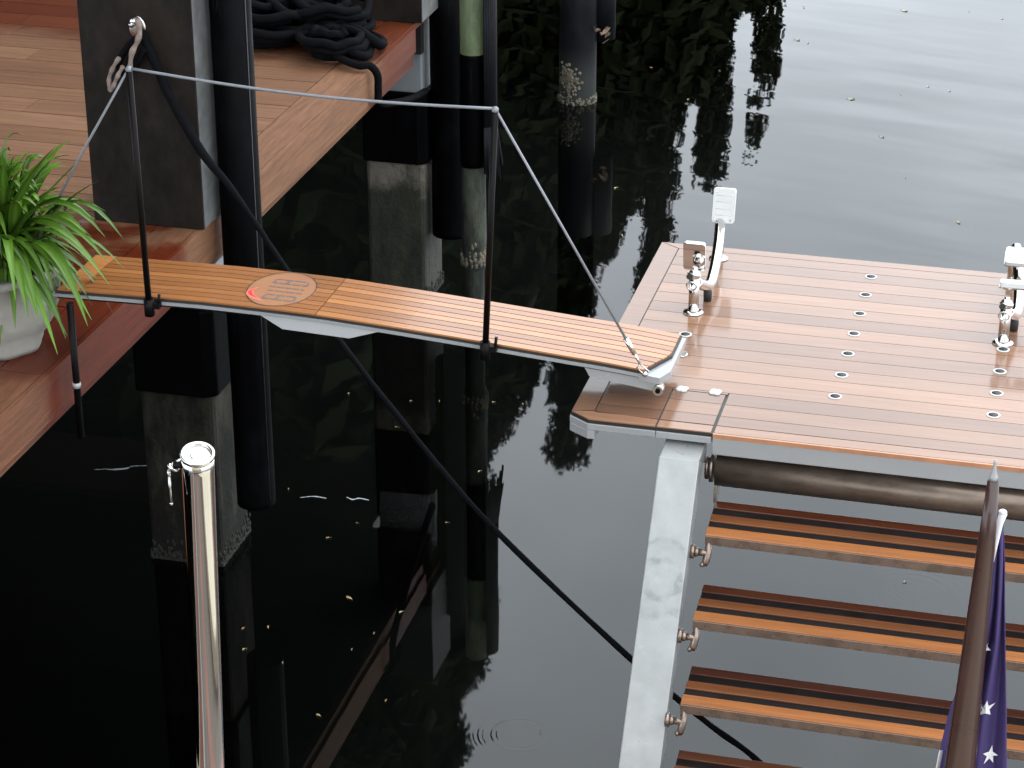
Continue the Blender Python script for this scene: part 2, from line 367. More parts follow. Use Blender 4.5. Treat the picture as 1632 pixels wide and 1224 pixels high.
# ------------------------------------------------------------------ setting: water, bank
b = MB(); b.poly([(-400, -100, WZ), (400, -100, WZ), (400, 900, WZ), (-400, 900, WZ)])
tag(b.build('water', 'water'), 'still dark harbour water mirroring grey sky and trees', kind='structure')
b = MB(); b.poly([(-400, -100, -2.2), (400, -100, -2.2), (400, 900, -2.2), (-400, 900, -2.2)])
tag(b.build('harbour_bed', 'seabed'), 'dark silty bed under the water', kind='structure')
b = MB(); xs = [-120, -60, -30, -16, -9, -5, -2.5, 2, 10]
for i in range(len(xs)-1):
    z0 = lambda x: .7 if x < -2.5 else -.4
    for y0, y1, za, zb in ((19.3, 20.2, -.5, 1), (20.2, 60, 1, 1.2), (60, 200, 1.2, 1.5)):
        b.poly([(xs[i], y0, WZ+za*z0(xs[i])), (xs[i+1], y0, WZ+za*z0(xs[i+1])), (xs[i+1], y1, WZ+zb*z0(xs[i+1])), (xs[i], y1, WZ+zb*z0(xs[i]))])
tag(b.build('river_bank', 'mud'), 'low soil bank under the waterside trees', kind='structure')

# ------------------------------------------------------------------ trees whose reflection darkens the water
OUT = [(-2.5, 0.0), (-2.85, .6), (-2.85, 1.03), (-2.85, 1.42), (-2.86, 1.79), (-2.9, 1.91), (-3.01, 1.96), (-3.18, 1.8), (-3.16, 1.52), (-3.16, 1.29), (-3.23, 1.19), (-3.32, 1.32), (-3.34, 1.42), (-3.33, 1.95), (-3.34, 2.37), (-3.37, 2.61), (-3.37, 2.99), (-3.48, 3.08), (-3.71, 3.02), (-3.73, 2.92), (-3.73, 2.49), (-3.69, 2.34), (-3.74, 2.17), (-3.78, 2.31), (-3.84, 2.5), (-3.86, 2.8), (-3.81, 3.2), (-3.92, 3.29), (-3.86, 3.47), (-3.89, 3.67), (-3.91, 3.94), (-4.02, 4.97), (-4.35, 5.6), (-4.67, 6.04), (-4.74, 6.21), (-4.71, 6.4), (-5.02, 6.56), (-5.26, 6.41), (-5.31, 6.28), (-5.24, 6.03), (-5.2, 5.65), (-5.28, 5.41), (-5.22, 5.21), (-5.31, 5.41), (-5.38, 5.65), (-5.55, 6.02), (-5.86, 6.49), (-5.89, 6.72), (-5.8, 6.87), (-5.89, 7.04), (-5.87, 7.85), (-5.8, 8.42), (-5.9, 8.6), (-5.88, 9.2), (-6.0, 9.47), (-6.23, 9.68), (-6.25, 9.95), (-6.12, 10.46), (-6.2, 10.69),
       (-6.5, 12.4), (-7.6, 13.8), (-9, 15), (-12, 16.2), (-17, 16.7), (-24, 15.7), (-30, 13.2), (-34, 8.2), (-34, .0)]
GAP = [(-4.28, 3.36), (-4.49, 3.86), (-4.65, 4.16), (-4.71, 4.6), (-4.71, 4.9), (-4.36, 4.86), (-4.32, 4.06), (-4.26, 3.84), (-4.24, 3.55)]
TWIGS = [[(-3.2, 1.98), (-3.04, 1.96), (-2.89, 2.01), (-2.99, 2.11), (-3.19, 2.1)], [(-3.2, 2.23), (-2.93, 2.31), (-3.02, 2.45), (-3.04, 2.58), (-3.17, 2.55)], [(-3.27, 2.65), (-3.07, 2.72), (-3.16, 2.78)]]
def inside(x, z, P=OUT):
    c = False; j = len(P)-1
    for i in range(len(P)):
        if (P[i][1] > z) != (P[j][1] > z) and x < (P[j][0]-P[i][0])*(z-P[i][1])/(P[j][1]-P[i][1])+P[i][0]: c = not c
        j = i
    return c
def edge_dist(x, z, P=OUT):
    m = 9e9
    for i in range(len(P)-1):
        ax, az_ = P[i]; bx, bz = P[i+1]; dx, dz = bx-ax, bz-az_
        k = max(0, min(1, ((x-ax)*dx+(z-az_)*dz)/(dx*dx+dz*dz))); m = min(m, math.hypot(x-ax-k*dx, z-az_-k*dz))
    return m
TR = [(-5.0, 22.0, 'slim leafy tree at the water end of the bank row', 6.5), (-9.5, 22.6, 'tall broad tree standing second from the water end', 14), (-16.5, 22.2, 'broad dark tree in the middle of the bank row', 15), (-26, 23, 'spreading tree at the inland end of the bank row', 14)]
crowns = [MB() for _ in TR]
def leaf_quad(mb, c, sz):
    a = Vector((rnd(-1, 1), rnd(-1, 1), rnd(-1, 1))).normalized(); b_ = a.orthogonal().normalized(); n_ = a.cross(b_)
    k = len(mb.v); tn = rnd(0, 1)
    mb.v += [c-a*sz, c+b_*sz*.42+n_*sz*.1, c+a*sz, c-b_*sz*.42+n_*sz*.1]; mb.face((k, k+1, k+2, k+3), tn)
def foliage_at(x, z):
    return (inside(x, z) and not inside(x, z, GAP)) or any(inside(x, z, T_) for T_ in TWIGS)
def rim(x, z): return min([edge_dist(x, z), edge_dist(x, z, GAP)]+[edge_dist(x, z, T_+T_[:1]) if inside(x, z, T_) else 9 for T_ in TWIGS])
def owner(x, z): return min(range(len(TR)), key=lambda q: abs(TR[q][0]-x)+(3 if q == 0 and z > 7.6 else 0)+rnd(0, 1.2))
def clump(x, z, ed, n_, lo, hi, rr, dy):
    cr = crowns[owner(x, z)]; y = 22+rnd(-1, 1)*dy
    for _ in range(n_):
        q = Vector((rnd(-1, 1), rnd(-1, 1), rnd(-1, 1))).normalized()*rnd(.15, 1)*rr
        leaf_quad(cr, Vector((x, y, z))+q, rnd(lo, hi))
cnt = 0
while cnt < 9800:                       # the body of the crowns
    if cnt < 5400: x, z = rnd(-9.5, -2.6), rnd(.4, 14)
    else: x, z = rnd(-33, -6), rnd(.4, 17)
    if not foliage_at(x, z): continue
    ed = rim(x, z)
    if ed < .22: continue
    cnt += 1; clump(x, z, ed, 15 if x > -7.5 else 9, min(.10, ed*.4), min(.24 if x > -7.5 else .7, ed*.75), min(.6 if x > -7.5 else 1.0, ed*.7), min(1.2, .15+ed*.5))
rims = [OUT[:59], GAP+GAP[:1]]+[T_+T_[:1] for T_ in TWIGS]; cnt = 0
tot = sum(math.dist(a, c) for P_ in rims for a, c in zip(P_, P_[1:]))
for P_ in rims:                         # fine leaves along the outline
    for a, c in zip(P_, P_[1:]):
        for _ in range(max(3, int(math.dist(a, c)/tot*7000))):
            k_ = rnd(0, 1); x = a[0]+(c[0]-a[0])*k_+rnd(-.3, .3); z = a[1]+(c[1]-a[1])*k_+rnd(-.3, .3)
            if not foliage_at(x, z): continue
            ed = rim(x, z); clump(x, z, ed, 9, .018, min(.08, .022+ed*.3), max(.01, ed*.6), .12+ed)
for (x, y, lab, ht), cr in zip(TR, crowns):
    tr = thing('broadleaf_tree', (x, y, .3), lab, 'tree', 'trees along the bank')
    tb = MB(); top = Vector((x+rnd(-.4, .1), y, ht*.72))
    tb.tube(spline([(x, y, -.2), (x+.15, y, ht*.25), (x-.1, y+.1, ht*.5), top], 4), [.30-.019*i for i in range(13)], 9)
    for k in range(7):
        a = rnd(0, 6.28); z = ht*rnd(.3, .65); s0 = Vector((x, y, z)); L = rnd(.8, 1.8) if x > -6 else rnd(1.5, 3.5)
        e0 = s0+Vector((math.cos(a)*L*(.35 if x > -6 else 1), math.sin(a)*1.0, L*.6)); tb.tube([s0, (s0+e0)/2+Vector((0, 0, -.1)), e0], [.09, .06, .025], 6)
    tb.build('trunk', 'bark', tr); cr.build('crown', 'tree_leaf', tr)

# unseen tree added over the dock: it keeps the sky off the boards, the pedestal and the piles
ot = thing('unseen_shade_tree', (-8.5, 3.0, .9), 'unseen tree added so its crown shades the dock and the pedestals', 'tree')
b = MB(); b.tube(spline([(-8.5, 3.0, -.3), (-8.4, 3.3, 2.2), (-8.0, 4.6, 4.6), (-7.4, 6.2, 6.2)], 5), [.34-.012*i for i in range(16)], 10)
for tx, ty, tz in ((-4.8, 3.0, 5.9), (-4.6, 8.0, 6.2), (-6.5, 12.0, 6.4), (-11, 6, 6.6), (-5.5, 15, 6.2)):
    b.tube(spline([(-8.15, 4.2, 4.0), ((-8.15+tx)/2, (4.2+ty)/2, 5.3), (tx, ty, tz)], 5), [.15-.011*i for i in range(11)], 7)
b.build('trunk', 'bark', ot)
b = MB(); cnt = 0
while cnt < 2600:
    x, y = rnd(-15, -3.2), rnd(-1.5, 17); lim = -3.55 if y < 9.5 else -4.9-.10*(y-9.5)
    lim += .45*math.sin(y*1.7)+.25*math.sin(y*4.1)
    if x > lim: continue
    cnt += 1; e_ = min(1, (lim-x)/1.5+.15); c0 = Vector((x, y, 6.0+.5*math.sin(x*.9+y*.5)+rnd(-.7, .9)*e_))
    for _ in range(9): leaf_quad(b, c0+Vector((rnd(-.4, .4), rnd(-.4, .4), rnd(-.3, .3))), rnd(.12, .3))
b.build('crown', 'tree_leaf', ot)

# ------------------------------------------------------------------ dock
DZ, DX = 1.2, -3.09
dk = thing('timber_dock', (-5, 7, DZ), 'reddish timber dock with wide boards and a thick fascia along the water', 'dock')
b = MB(); y = 4.3; k = 0
while y < 10.7:
    y1 = min(10.72, y+.176); xb = DX-.172
    for xa, xc in ((-9.0, -6.4+rnd(-.8, .8)), (None, None)):
        pass
    cut = -4.6+rnd(-.9, .5)
    b.box(-9, cut-.0015, y, y1-.0065, DZ-.03, DZ, rnd(.2, .8)); b.box(cut+.0015, xb-.0025, y, y1-.0065, DZ-.03, DZ, rnd(.2, .8)); y += .176
b.build('deck_boards', 'dock', dk)
b = MB()
for y0, y1 in ((4.3, 6.05), (6.053, 7.9), (7.903, 9.42)): b.box(DX-.17, DX-.02, y0, y1, DZ-.032, DZ+.0005, rnd(.3, .8))
b.box(DX-.17, DX-.02, 9.424, 10.72, DZ-.032, DZ-.001, .35)
b.build('edge_board', 'dock_y', dk)
b = MB()
b.box(DX-.018, DX, 4.3, 9.42, DZ-.16, DZ, .45); b.box(DX-.018, DX-.006, 9.424, 10.2, DZ-.13, DZ-.01, .5)
b.box(DX-.05, DX-.0195, 4.3, 10.2, DZ-.20, DZ-.034, .2)
b.build('fascia', 'dock_y', dk)
b = MB(); b.box(-9, DX-.052, 4.3, 10.7, DZ-.05, DZ-.034)
for k in range(12): b.box(-9, DX-.055, 4.4+k*.55, 4.45+k*.55, DZ-.22, DZ-.052)
b.build('joists', 'caulk', dk)
b = MB(); b.box(-6.6, -6.3, -3, 19.4, -2.2, 1.14)  # wall added out of view so no sky shows in reflections under the dock
tag(b.build('sky_block_wall', 'sky_block_wall', None, .02), 'dark unseen wall added behind the piles to block sky in the reflections', 'wall')
tb = MB(); tb.box(-6.5, -3.56, 10.95, 11.12, 1.18, 1.32, .1)
tb.box(-6.5, -3.56, 10.74, 11.4, 1.1, 1.178, .1)
tag(tb.build('timber_beam', 'dock', None, .006), 'dark wet timber beam across the back of the dock boards', 'beam')

# ------------------------------------------------------------------ piles and posts
def pile(x0, x1, y0, y1, lab, grp, wide=.045, mat='concrete'):
    r_ = thing('concrete_pile', ((x0+x1)/2, (y0+y1)/2, 0), lab, 'pile', grp)
    b = MB(); b.box(x0, x1, y0, y1, -3, .39); b.build('shaft', mat, r_, .02)
    b = MB()
    for i in range(420):
        k = rnd(0, 1); zz_ = WZ-.02+abs(rnd(-1, 1))*rnd(.02, .12)
        q = (x0+(x1-x0)*k, y0) if i % 2 else (x1, y0+(y1-y0)*k); b.ball((q[0], q[1], zz_), rnd(.004, .008), 6, sq=(1, 1, 1.6))
    b.box(x0-.003, x1+.003, y0-.003, y1+.003, WZ-.03, WZ+.012); b.build('tide_crust', 'crust', r_)
    b = MB(); b.prism([(x0-.012, y0-.012), (x1-.03, y0-.014), (x1+.016, y0+.02), (x1+.014, y1+.01), (x0-.01, y1+.01)], .385, .76); b.build('sleeve', 'sleeve', r_, .01)
    b = MB(); b.box(x0+.02, x1-.008, y0+.01, y1-.01, .76, 1.145); b.build('cap', 'cap', r_, .006)
pile(-3.465, -3.155, 10.50, 10.82, 'square concrete pile with black sleeve and white cap at the far dock corner', 'concrete piles under the dock')
pile(-3.50, -3.185, 7.63, 7.95, 'square concrete pile with black sleeve below the dock end of the gangway', 'concrete piles under the dock', .125, 'concrete_shaded')

def slate_box(y0, lab, eye, top=2.4):
    r_ = thing('slate_pedestal', (-3.29, y0+.15, DZ), lab, 'pedestal', 'dark slate pedestals on the dock edge')
    b = MB(); b.box(-3.515, -3.077, y0, y0+.012, DZ+.002, top); b.build('front_panel', 'slate', r_, .002)
    b = MB(); b.box(-3.513, -3.077, y0+.0135, y0+.36, DZ+.002, top); b.build('side_panels', 'slate_side', r_, .002)
    if eye:
        b = MB(); c = frame_point(219, 42, 1, y0-.004)
        b.ball(c+Vector((-.0, 0, -.006)), .03, 14, sq=(1.15, .3, 1.5)); b.build('eye_plate', 'steel', r_)
        b = MB(); b.tube([c+Vector((0, 0, .012)), c+Vector((0, -.05, .02))], .007, 8); b.ball(c+Vector((0, -.052, .02)), .011, 10); b.build('eye_bolt', 'steel', r_)
    return r_
slate_box(7.385, 'tall dark slate pedestal with a steel eye holding the mooring rope', True)
slate_box(10.24, 'dark slate pedestal at the far dock corner behind the coiled rope', False, 1.75)

def round_pile(x, y, r, z1, mat, lab, name='fender_pile', grp=None):
    b = MB(); b.lathe((x, y, 0), [(r*.9, -.02), (r, -.018), (r, 0), (r*.985, .5), (r, 1.0), (r*.99, z1)], 28)
    r_ = thing(name, (x, y, 0), lab, 'pile', grp); b.build('sleeve', mat, r_)
    b = MB(); a = -.42; px_, py_ = x+r*math.cos(a), y+r*math.sin(a)
    b.tube([(px_, py_, .02), (px_+.0005, py_, .9), (px_, py_, z1)], .0022, 6); b.build('edge_glint', 'edge_glint', r_)  # thin paler tube, a highlight line painted along the sleeve's right side
    return r_
round_pile(-2.995, 7.56, .077, 2.25, 'sleeve', 'smooth black round pile standing right beside the slate pedestal with the eye', grp='black sleeved piles')
round_pile(-3.05, 10.62, .098, 1.5, 'sleeve', 'thick black round pile in front of the far dock corner', grp='black sleeved piles')

r_ = thing('mooring_post', (-2.83, 10.26, 0), 'green algae covered post wrapped in a torn black sleeve', 'post')
b = MB(); b.lathe((-2.828, 10.26, 0), [(.05, -3), (.05, -.06), (.064, -.03), (.06, .4), (.062, 1.55)], 20); b.build('shaft', 'algae', r_)
b = MB(); b.lathe((-2.828, 10.26, 0), [(.0655, .50), (.067, .55), (.066, 1.06), (.0655, 1.07)], 24); b.build('band', 'sleeve', r_)
b = MB()
for i in range(12):
    a0 = -1.25+2.1*i/12; a1 = -1.25+2.1*(i+1)/12
    def pt(a, z): q = .068+(.004 if z > .7 else .018+.02*math.sin(a*3)); return Vector((-2.775+q*math.cos(a)*.95, 10.25+q*math.sin(a), z))
    zb = .46+.05*math.sin(i*1.7)+(.0 if i % 3 else .03)
    for za, zc in ((zb, .72), (.72, 1.5)):
        k = len(b.v); b.v += [pt(a0, za), pt(a1, za), pt(a1, zc), pt(a0, zc)]; b.face((k, k+1, k+2, k+3), .5, True)
o = b.build('torn_sleeve', 'worn', r_); md = o.modifiers.new('thick', 'SOLIDIFY'); md.thickness = .004
b = MB()
for i in range(150): a = rnd(0, 6.28); b.ball((-2.828+math.cos(a)*.061, 10.26+math.sin(a)*.061, -.02+abs(rnd(-1, 1))*rnd(.02, .13)), rnd(.005, .014), 6, sq=(1, 1, 1.5))
b.build('oysters', 'oyster', r_)

FX, FYY = -3.163, 14.06
r_ = thing('sleeved_pile', (FX, FYY, WZ), 'far black sleeved pile with a pale oyster patch at the waterline', 'pile')
b = MB(); b.lathe((FX, FYY, WZ), [(.122, -3), (.122, .3), (.120, .6), (.122, .92)], 26); b.build('shaft', 'worn', r_)
b = MB(); b.lathe((FX+.13, FYY+.12, WZ), [(.092, .40), (.092, .95)], 18); b.build('side_pile', 'worn', r_)
b = MB()
for i in range(260):
    a = 4.42+rnd(-1, 1)*rnd(0, .75); zz_ = WZ+.17+rnd(-1, 1)*rnd(0, .12); b.ball((FX+math.cos(a)*.119, FYY+math.sin(a)*.119, zz_), rnd(.007, .015), 6)
for i in range(160): a = rnd(0, 6.28); b.ball((FX+math.cos(a)*.119, FYY+math.sin(a)*.119, WZ+rnd(-.02, .05)), rnd(.006, .014), 6)
b.build('oysters', 'oyster', r_)
b = MB()
for i in range(9):
    c = frame_point(rnd(948, 972), rnd(42, 66), 1, FYY-.06); leaf_quad(b, c, rnd(.02, .045))
M['rag'] = plain('brown_leaf', (.22, .14, .10), .8, 0, .3, 20)
tag(b.build('dead_leaves', 'rag', None, 0, tuple(frame_point(960, 55, 1, FYY-.06))), 'dry brown leaves caught on the far black pile', 'leaves')

# ------------------------------------------------------------------ gangway
ZP = [(-3.3, 1.440), (-3.11, 1.441), (-2.9, 1.446), (-2.6, 1.452), (-2.35, 1.449), (-2.2, 1.445), (-1.96, 1.431), (-1.72, 1.415), (-1.4, 1.392), (-1.3, 1.386), (-1.1, 1.366)]
def gz(x):
    for (a, za), (c, zc) in zip(ZP, ZP[1:]):
        if x <= c: k = (x-a)/(c-a); return za+(zc-za)*k
    return ZP[-1][1]
G0, G1, GL, GR = 6.19, 6.51, -3.115, -1.103
gw = thing('gangway', (-2.1, 6.35, 1.4), 'narrow varnished teak gangway with oval emblem bridging dock and platform', 'gangway')
b = MB()
xs = [GL+i*.06 for i in range(100) if GL+i*.06 < GR-.07]
def strip(b, xa, xb, y0, y1, z0, z1, tone, xb2=None):
    e0, e1 = xb, (xb if xb2 is None else xb2); xb = min(e0, e1)-.001 if xb2 is not None else xb
    if xb2 is not None: b.hexa([(xb, y0, gz(xb)+z0), (e0, y0, gz(e0)+z0), (e1, y1, gz(e1)+z0), (xb, y1, gz(xb)+z0), (xb, y0, gz(xb)+z1), (e0, y0, gz(e0)+z1), (e1, y1, gz(e1)+z1), (xb, y1, gz(xb)+z1)], tone)
    n = max(1, int((xb-xa)/.07)); 
    for i in range(n):
        a = xa+(xb-xa)*i/n; c = xa+(xb-xa)*(i+1)/n
        b.hexa([(a, y0, gz(a)+z0), (c, y0, gz(c)+z0), (c, y1, gz(c)+z0), (a, y1, gz(a)+z0), (a, y0, gz(a)+z1), (c, y0, gz(c)+z1), (c, y1, gz(c)+z1), (a, y1, gz(a)+z1)], tone)
NPL = 9; pw = (G1-G0-.012)/NPL
tones = [.55, .35, .75, .25, .5, .95, .15, .35, .3]; tones2 = [.5, .3, .9, .2, .65, .95, .1, .3, .8]
JX = -2.225
for i in range(NPL):
    y0 = G0+.006+i*pw; y1 = y0+pw-.0042
    strip(b, GL+.09, JX-.0015, y0, y1, -.008, 0, tones[i]*.6)
    xe = lambda y: -1.120-max(0, 6.345-y)*.40
    strip(b, JX+.0015, xe(y0), y0, y1, -.008, 0, tones2[::-1][i], xe(y1))
strip(b, GL+.015, GL+.087, G0+.006, G1-.008, -.008, 0, 1.0)
b.build('teak_planks', 'teak_gang', gw)
b = MB(); strip(b, GL+.01, -1.1155, 6.345, G1-.004, -.0135, -.0055, .5); strip(b, GL+.01, -1.1155-.061, G0+.0025, 6.3449, -.0135, -.0055, .5, -1.1155)
b.build('caulking', 'caulk', gw)
b = MB(); strip(b, GL+.01, -2.45, G0+.01, G1-.01, -.034, -.0245, .5); b.build('underside', 'black', gw)
b = MB(); strip(b, GL, -1.19, G0-.002, G1, -.024, -.0140, .5)
strip(b, -1.19, GR-.022, G0-.002, 6.25, -.035, -.0140, .5, GR); strip(b, -1.19, GR, 6.25, G1, -.035, -.0140, .5)
b.build('frame', 'gel', gw)
b = MB()
def web(pts, y0, y1):
    n = len(pts); k = len(b.v); b.v += [Vector((x, y0, z)) for x, z in pts]+[Vector((x, y1, z)) for x, z in pts]
    b.face([k+i for i in range(n)]); b.face([k+n+i for i in reversed(range(n))])
    for i in range(n): j = (i+1) % n; b.face((k+j, k+i, k+n+i, k+n+j))
web([(-2.42, gz(-2.42)-.0175), (-2.335, 1.385), (-2.115, 1.377), (-2.0, gz(-2.0)-.0175)][::1], G0+.001, G1-.01)
b.build('hinge_housing', 'gelw', gw)
b = MB()
web([(-1.36, gz(-1.36)-.0285), (-1.345, gz(-1.345)-.055), (-1.14, 1.306), (-1.125, 1.305), (-1.12, gz(-1.12)-.0355), (-1.19, gz(-1.19)-.0355), (-1.19, gz(-1.19)-.0285)], G0+.004, G1-.004)
b.build('end_housing', 'gel', gw)
b = MB()
b.tube([(-1.128, G0-.012, 1.316), (-1.128, G0+.02, 1.316)], .016, 14); b.build('roller', 'steel', gw)
b = MB(); b.tube([(-1.128, G0-.0155, 1.316), (-1.128, G0-.0125, 1.316)], .008, 10)
b.build('roller_pin', 'black', gw)
# oval emblem let into the planks
EX, EY, EA, EB = -2.392, 6.352, .110, .143
def oval(b, s, z, n=40, tone=.5, ring=None):
    P = [(EX+EA*s*math.cos(2*math.pi*i/n), EY+EB*s*math.sin(2*math.pi*i/n)) for i in range(n)]
    if ring is None: b.prism(P, 0, z, tone, gz)
    else:
        Q = [(EX+EA*ring*math.cos(2*math.pi*i/n), EY+EB*ring*math.sin(2*math.pi*i/n)) for i in range(n)]
        k = len(b.v); b.v += [Vector((x, y, gz(x)+z)) for x, y in P+Q]
        for i in range(n): j = (i+1) % n; b.face((k+i, k+j, k+n+j, k+n+i), tone)
b = MB(); oval(b, 1.0, .0012, tone=.7); em = b.build('oval_emblem', 'inlay', gw)
b = MB(); oval(b, 1.0, .0017, ring=.965); b.build('outline', 'caulk', em)
b = MB()
def bar(x0, x1, y0, y1): b.hexa([(x0, y0, gz(x0)+.001), (x1, y0, gz(x1)+.001), (x1, y1, gz(x1)+.001), (x0, y1, gz(x0)+.001), (x0, y0, gz(x0)+.0018), (x1, y0, gz(x1)+.0018), (x1, y1, gz(x1)+.0018), (x0, y1, gz(x0)+.0018)])
def lset(cx, cy, s_, segs):
    for x0, y0, x1, y1 in segs: bar(cx+x0*s_, cx+x1*s_, cy+y0*s_, cy+y1*s_)
rows = [(-2.430, 6.262, .110), (-2.425, 6.296, .10), (-2.432, 6.328, .115), (-2.438, 6.360, .118), (-2.438, 6.392, .118), (-2.430, 6.424, .10)]
for i, (x, y, L) in enumerate(rows):
    b = MB(); a = x
    while a < x+L:
        l_ = rnd(.018, .04); bar(a, min(x+L, a+l_), y, y+.008); a += l_+.004
    if i in (0, 2, 4):
        for q in ((x, x+.045, x+L-.008) if i != 2 else ()): bar(q, q+.008, y+.009, y+.033)
    b.build('letter', 'letter', em)
b = MB()
def curve_strip(pts, w_, z=.0021):
    P = spline([(x, y, 0) for x, y in pts], 6); k = len(b.v)
    for i, p in enumerate(P):
        d = (P[min(i+1, len(P)-1)]-P[max(i-1, 0)]).normalized(); n_ = Vector((-d.y, d.x, 0)); ww = w_*math.sin(math.pi*(i+.6)/(len(P)+.2))
        for s_ in (-1, 1): q = p+n_*ww*s_; b.v.append(Vector((q.x, q.y, gz(q.x)+z)))
    for i in range(len(P)-1): b.face((k+2*i, k+2*i+1, k+2*i+3, k+2*i+2))
curve_strip([(-2.468, 6.345), (-2.482, 6.312), (-2.472, 6.282), (-2.446, 6.258), (-2.416, 6.240)], .012)  # soft red stroke, with a narrower stronger one laid over it
b.build('red_curve', 'redsoft', em)
b = MB(); curve_strip([(-2.474, 6.330), (-2.482, 6.305), (-2.468, 6.280), (-2.442, 6.262)], .006, .0025); b.build('red_core', 'red', em)
# stanchions, clamps, rail cable
for x0, z0, x1, z1 in ((-2.774, 1.405, -2.783, 2.20), (-1.669, 1.378, -1.634, 2.165)):
    b = MB(); b.tube([(x0, 6.172, z0), (x1, 6.17, z1)], .0102, 12); st = b.build('stanchion', 'black', gw)
    b = MB(); b.tube([(x0, 6.172, z0-.012), (x0, 6.172, z0+.045)], .0165, 12); b.box(x0, x0+.036, 6.166, 6.1885, z0+.014, z0+.032); b.tube([(x0+.03, 6.176, z0+.02), (x0+.035, 6.176, z0+.062)], .005, 6); b.build('clamp', 'black', st)
    b = MB(); b.ball((x1, 6.17, z1+.004), .0115, 10); b.build('cable_guide', 'cable', st)
b = MB()
sag = [(-3.03, 6.2, 1.46), (-2.962, 6.18, 1.915), (-2.783, 6.17, 2.206)]
b.tube([(-3.17, 6.2, 1.58), (-2.962, 6.18, 1.925), (-2.783, 6.17, 2.208)], .0042, 8)
b.tube([Vector((-2.783, 6.17, 2.208)).lerp(Vector((-1.634, 6.17, 2.173)), i/14)+Vector((0, 0, -.022*math.sin(math.pi*i/14))) for i in range(15)], .0048, 8)
b.tube([(-1.634, 6.17, 2.173), Vector((-1.634, 6.17, 2.173)).lerp(Vector((-1.168, 6.178, 1.372)), .866)], .0042, 8)
b.build('rail_cable', 'cable', gw)
b = MB(); A = Vector((-1.634, 6.17, 2.173)); B = Vector((-1.168, 6.178, 1.372)); d = (B-A).normalized()
P = lambda k: A.lerp(B, k)
b.tube([P(.865), P(.925)], .0085, 12); b.tube([P(.925), P(.965)], .0045, 8); b.build('turnbuckle', 'chrome', gw)
b = MB(); b.tube([P(.965), P(.97)+Vector((-.012, 0, -.01)), B+Vector((-.012, .0, .0)), B, B+Vector((.012, .0, .005)), P(.965)], .0028, 6); b.ball(B+Vector((0, -.004, -.002)), .0095, 10); b.build('shackle', 'steel', gw)
b = MB(); b.tube([(-3.045, 6.165, 1.41), (-3.047, 6.165, .93)], .0115, 12); lg = b.build('support_leg', 'black', gw)
b = MB(); b.tube([(-3.0467, 6.165, 1.112), (-3.0468, 6.165, 1.13)], .0145, 12); b.build('collar', 'gelw', lg)

# ------------------------------------------------------------------ bathing platform
PZ = 1.25; PX0, PX1, PY0, PY1 = -1.386, 1.9, 6.066, 7.572
pf = thing('swim_platform', (0, 6.8, PZ), 'wide teak planked swim platform with grey edge at the yacht stern', 'platform')
b = MB(); S = .084; g = .0016
yy = [6.405-4*S+.012]
ystart = PY0+.062
# mitred border boards
b.prism([(PX0+.006, PY0+.052), (PX0+.072, PY0+.068+.004), (PX0+.072, PY1-.052), (PX0+.004, PY1-.004)], PZ-.008, PZ, .35)
b.prism([(PX0+.008, PY1-.003), (PX0+.075, PY1-.049), (PX1, PY1-.049), (PX1, PY1-.003)], PZ-.008, PZ, .55)
b.prism([(PX0+.008, PY0+.047), (PX0+.068, PY0+.004), (PX0+.272, PY0+.004), (PX0+.272, PY0+.050), (PX0+.079, PY0+.062)], PZ-.008, PZ, .7)
b.prism([(-1.108, PY0+.004), (-.944, PY0+.004), (-.944, PY0+.050), (-1.108, PY0+.050)], PZ-.008, PZ, .8)
b.prism([(-.934, PY0+.004), (PX1, PY0+.004), (PX1, PY0+.052), (-.934, PY0+.052)], PZ-.008, PZ, .75)
random.seed(11)
g = .0026; k = 0; y = PY0+.055
ys = [PY0+.055]; q = 6.405-.042*0-4*S+.035
while q < PY1-.06:
    if q > PY0+.09: ys.append(q)
    q += S
ys.append(PY1-.051)
TN = [.25, .55, .15, .75, .95, .6, .35, .2, .5, .8, .15, .65, .9, .3, .7, .25, .5, .35, .6]
for i in range(len(ys)-1):
    y0, y1 = ys[i]+g/2, ys[i+1]-g/2; tn = TN[i % len(TN)]
    if y1 > PY1-.052: y1 = PY1-.052
    segs = [(PX0+.076, PX1)]
    if y0 < 6.34: segs = [(PX0+.076, -1.1135), (-1.1085, -.9445), (-.934, PX1)]
    for j, (xa, xc) in enumerate(segs):
        t_ = tn
        if j == 0 and len(segs) == 3: t_ = max(0, tn-.25)
        if y0 < 6.34 < y1 and len(segs) == 3:
            if j == 1:
                b.box(xa, xc, y0, 6.3395, PZ-.008, PZ, t_); b.box(xa-.003, xc+.006, 6.3445, y1, PZ-.008, PZ, t_)
            else:
                b.box(xa, xc, y0, y1, PZ-.008, PZ, t_)
        else: b.box(xa, xc, y0, y1, PZ-.008, PZ, t_)
b.build('teak_planks', 'teak', pf)
b = MB(); b.prism([(PX0+.004, PY0+.047), (PX0+.066, PY0+.003), (PX1, PY0+.003), (PX1, PY1-.002), (PX0+.004, PY1-.002)], PZ-.014, PZ-.0035); b.build('caulking', 'caulk', pf)
b = MB(); b.prism([(PX0, PY0+.045), (PX0+.065, PY0), (-1.1115, PY0), (-1.1115, PY1), (PX0, PY1)], PZ-.036, PZ-.0145)
b.prism([(-1.1095, PY0-.001), (-.9405, PY0-.001), (-.9405, PY1-.001), (-1.1095, PY1-.001)], PZ-.036, PZ-.0145)
b.prism([(PX0, PY0+.046), (PX0+.006, PY0+.04), (PX0+.065, PY0+.001), (PX0+.088, PY0+.001), (PX0+.088, PY0+.1), (PX0, PY0+.1)], PZ-.066, PZ-.0365)
b.build('side_panel', 'gel', pf, .002)
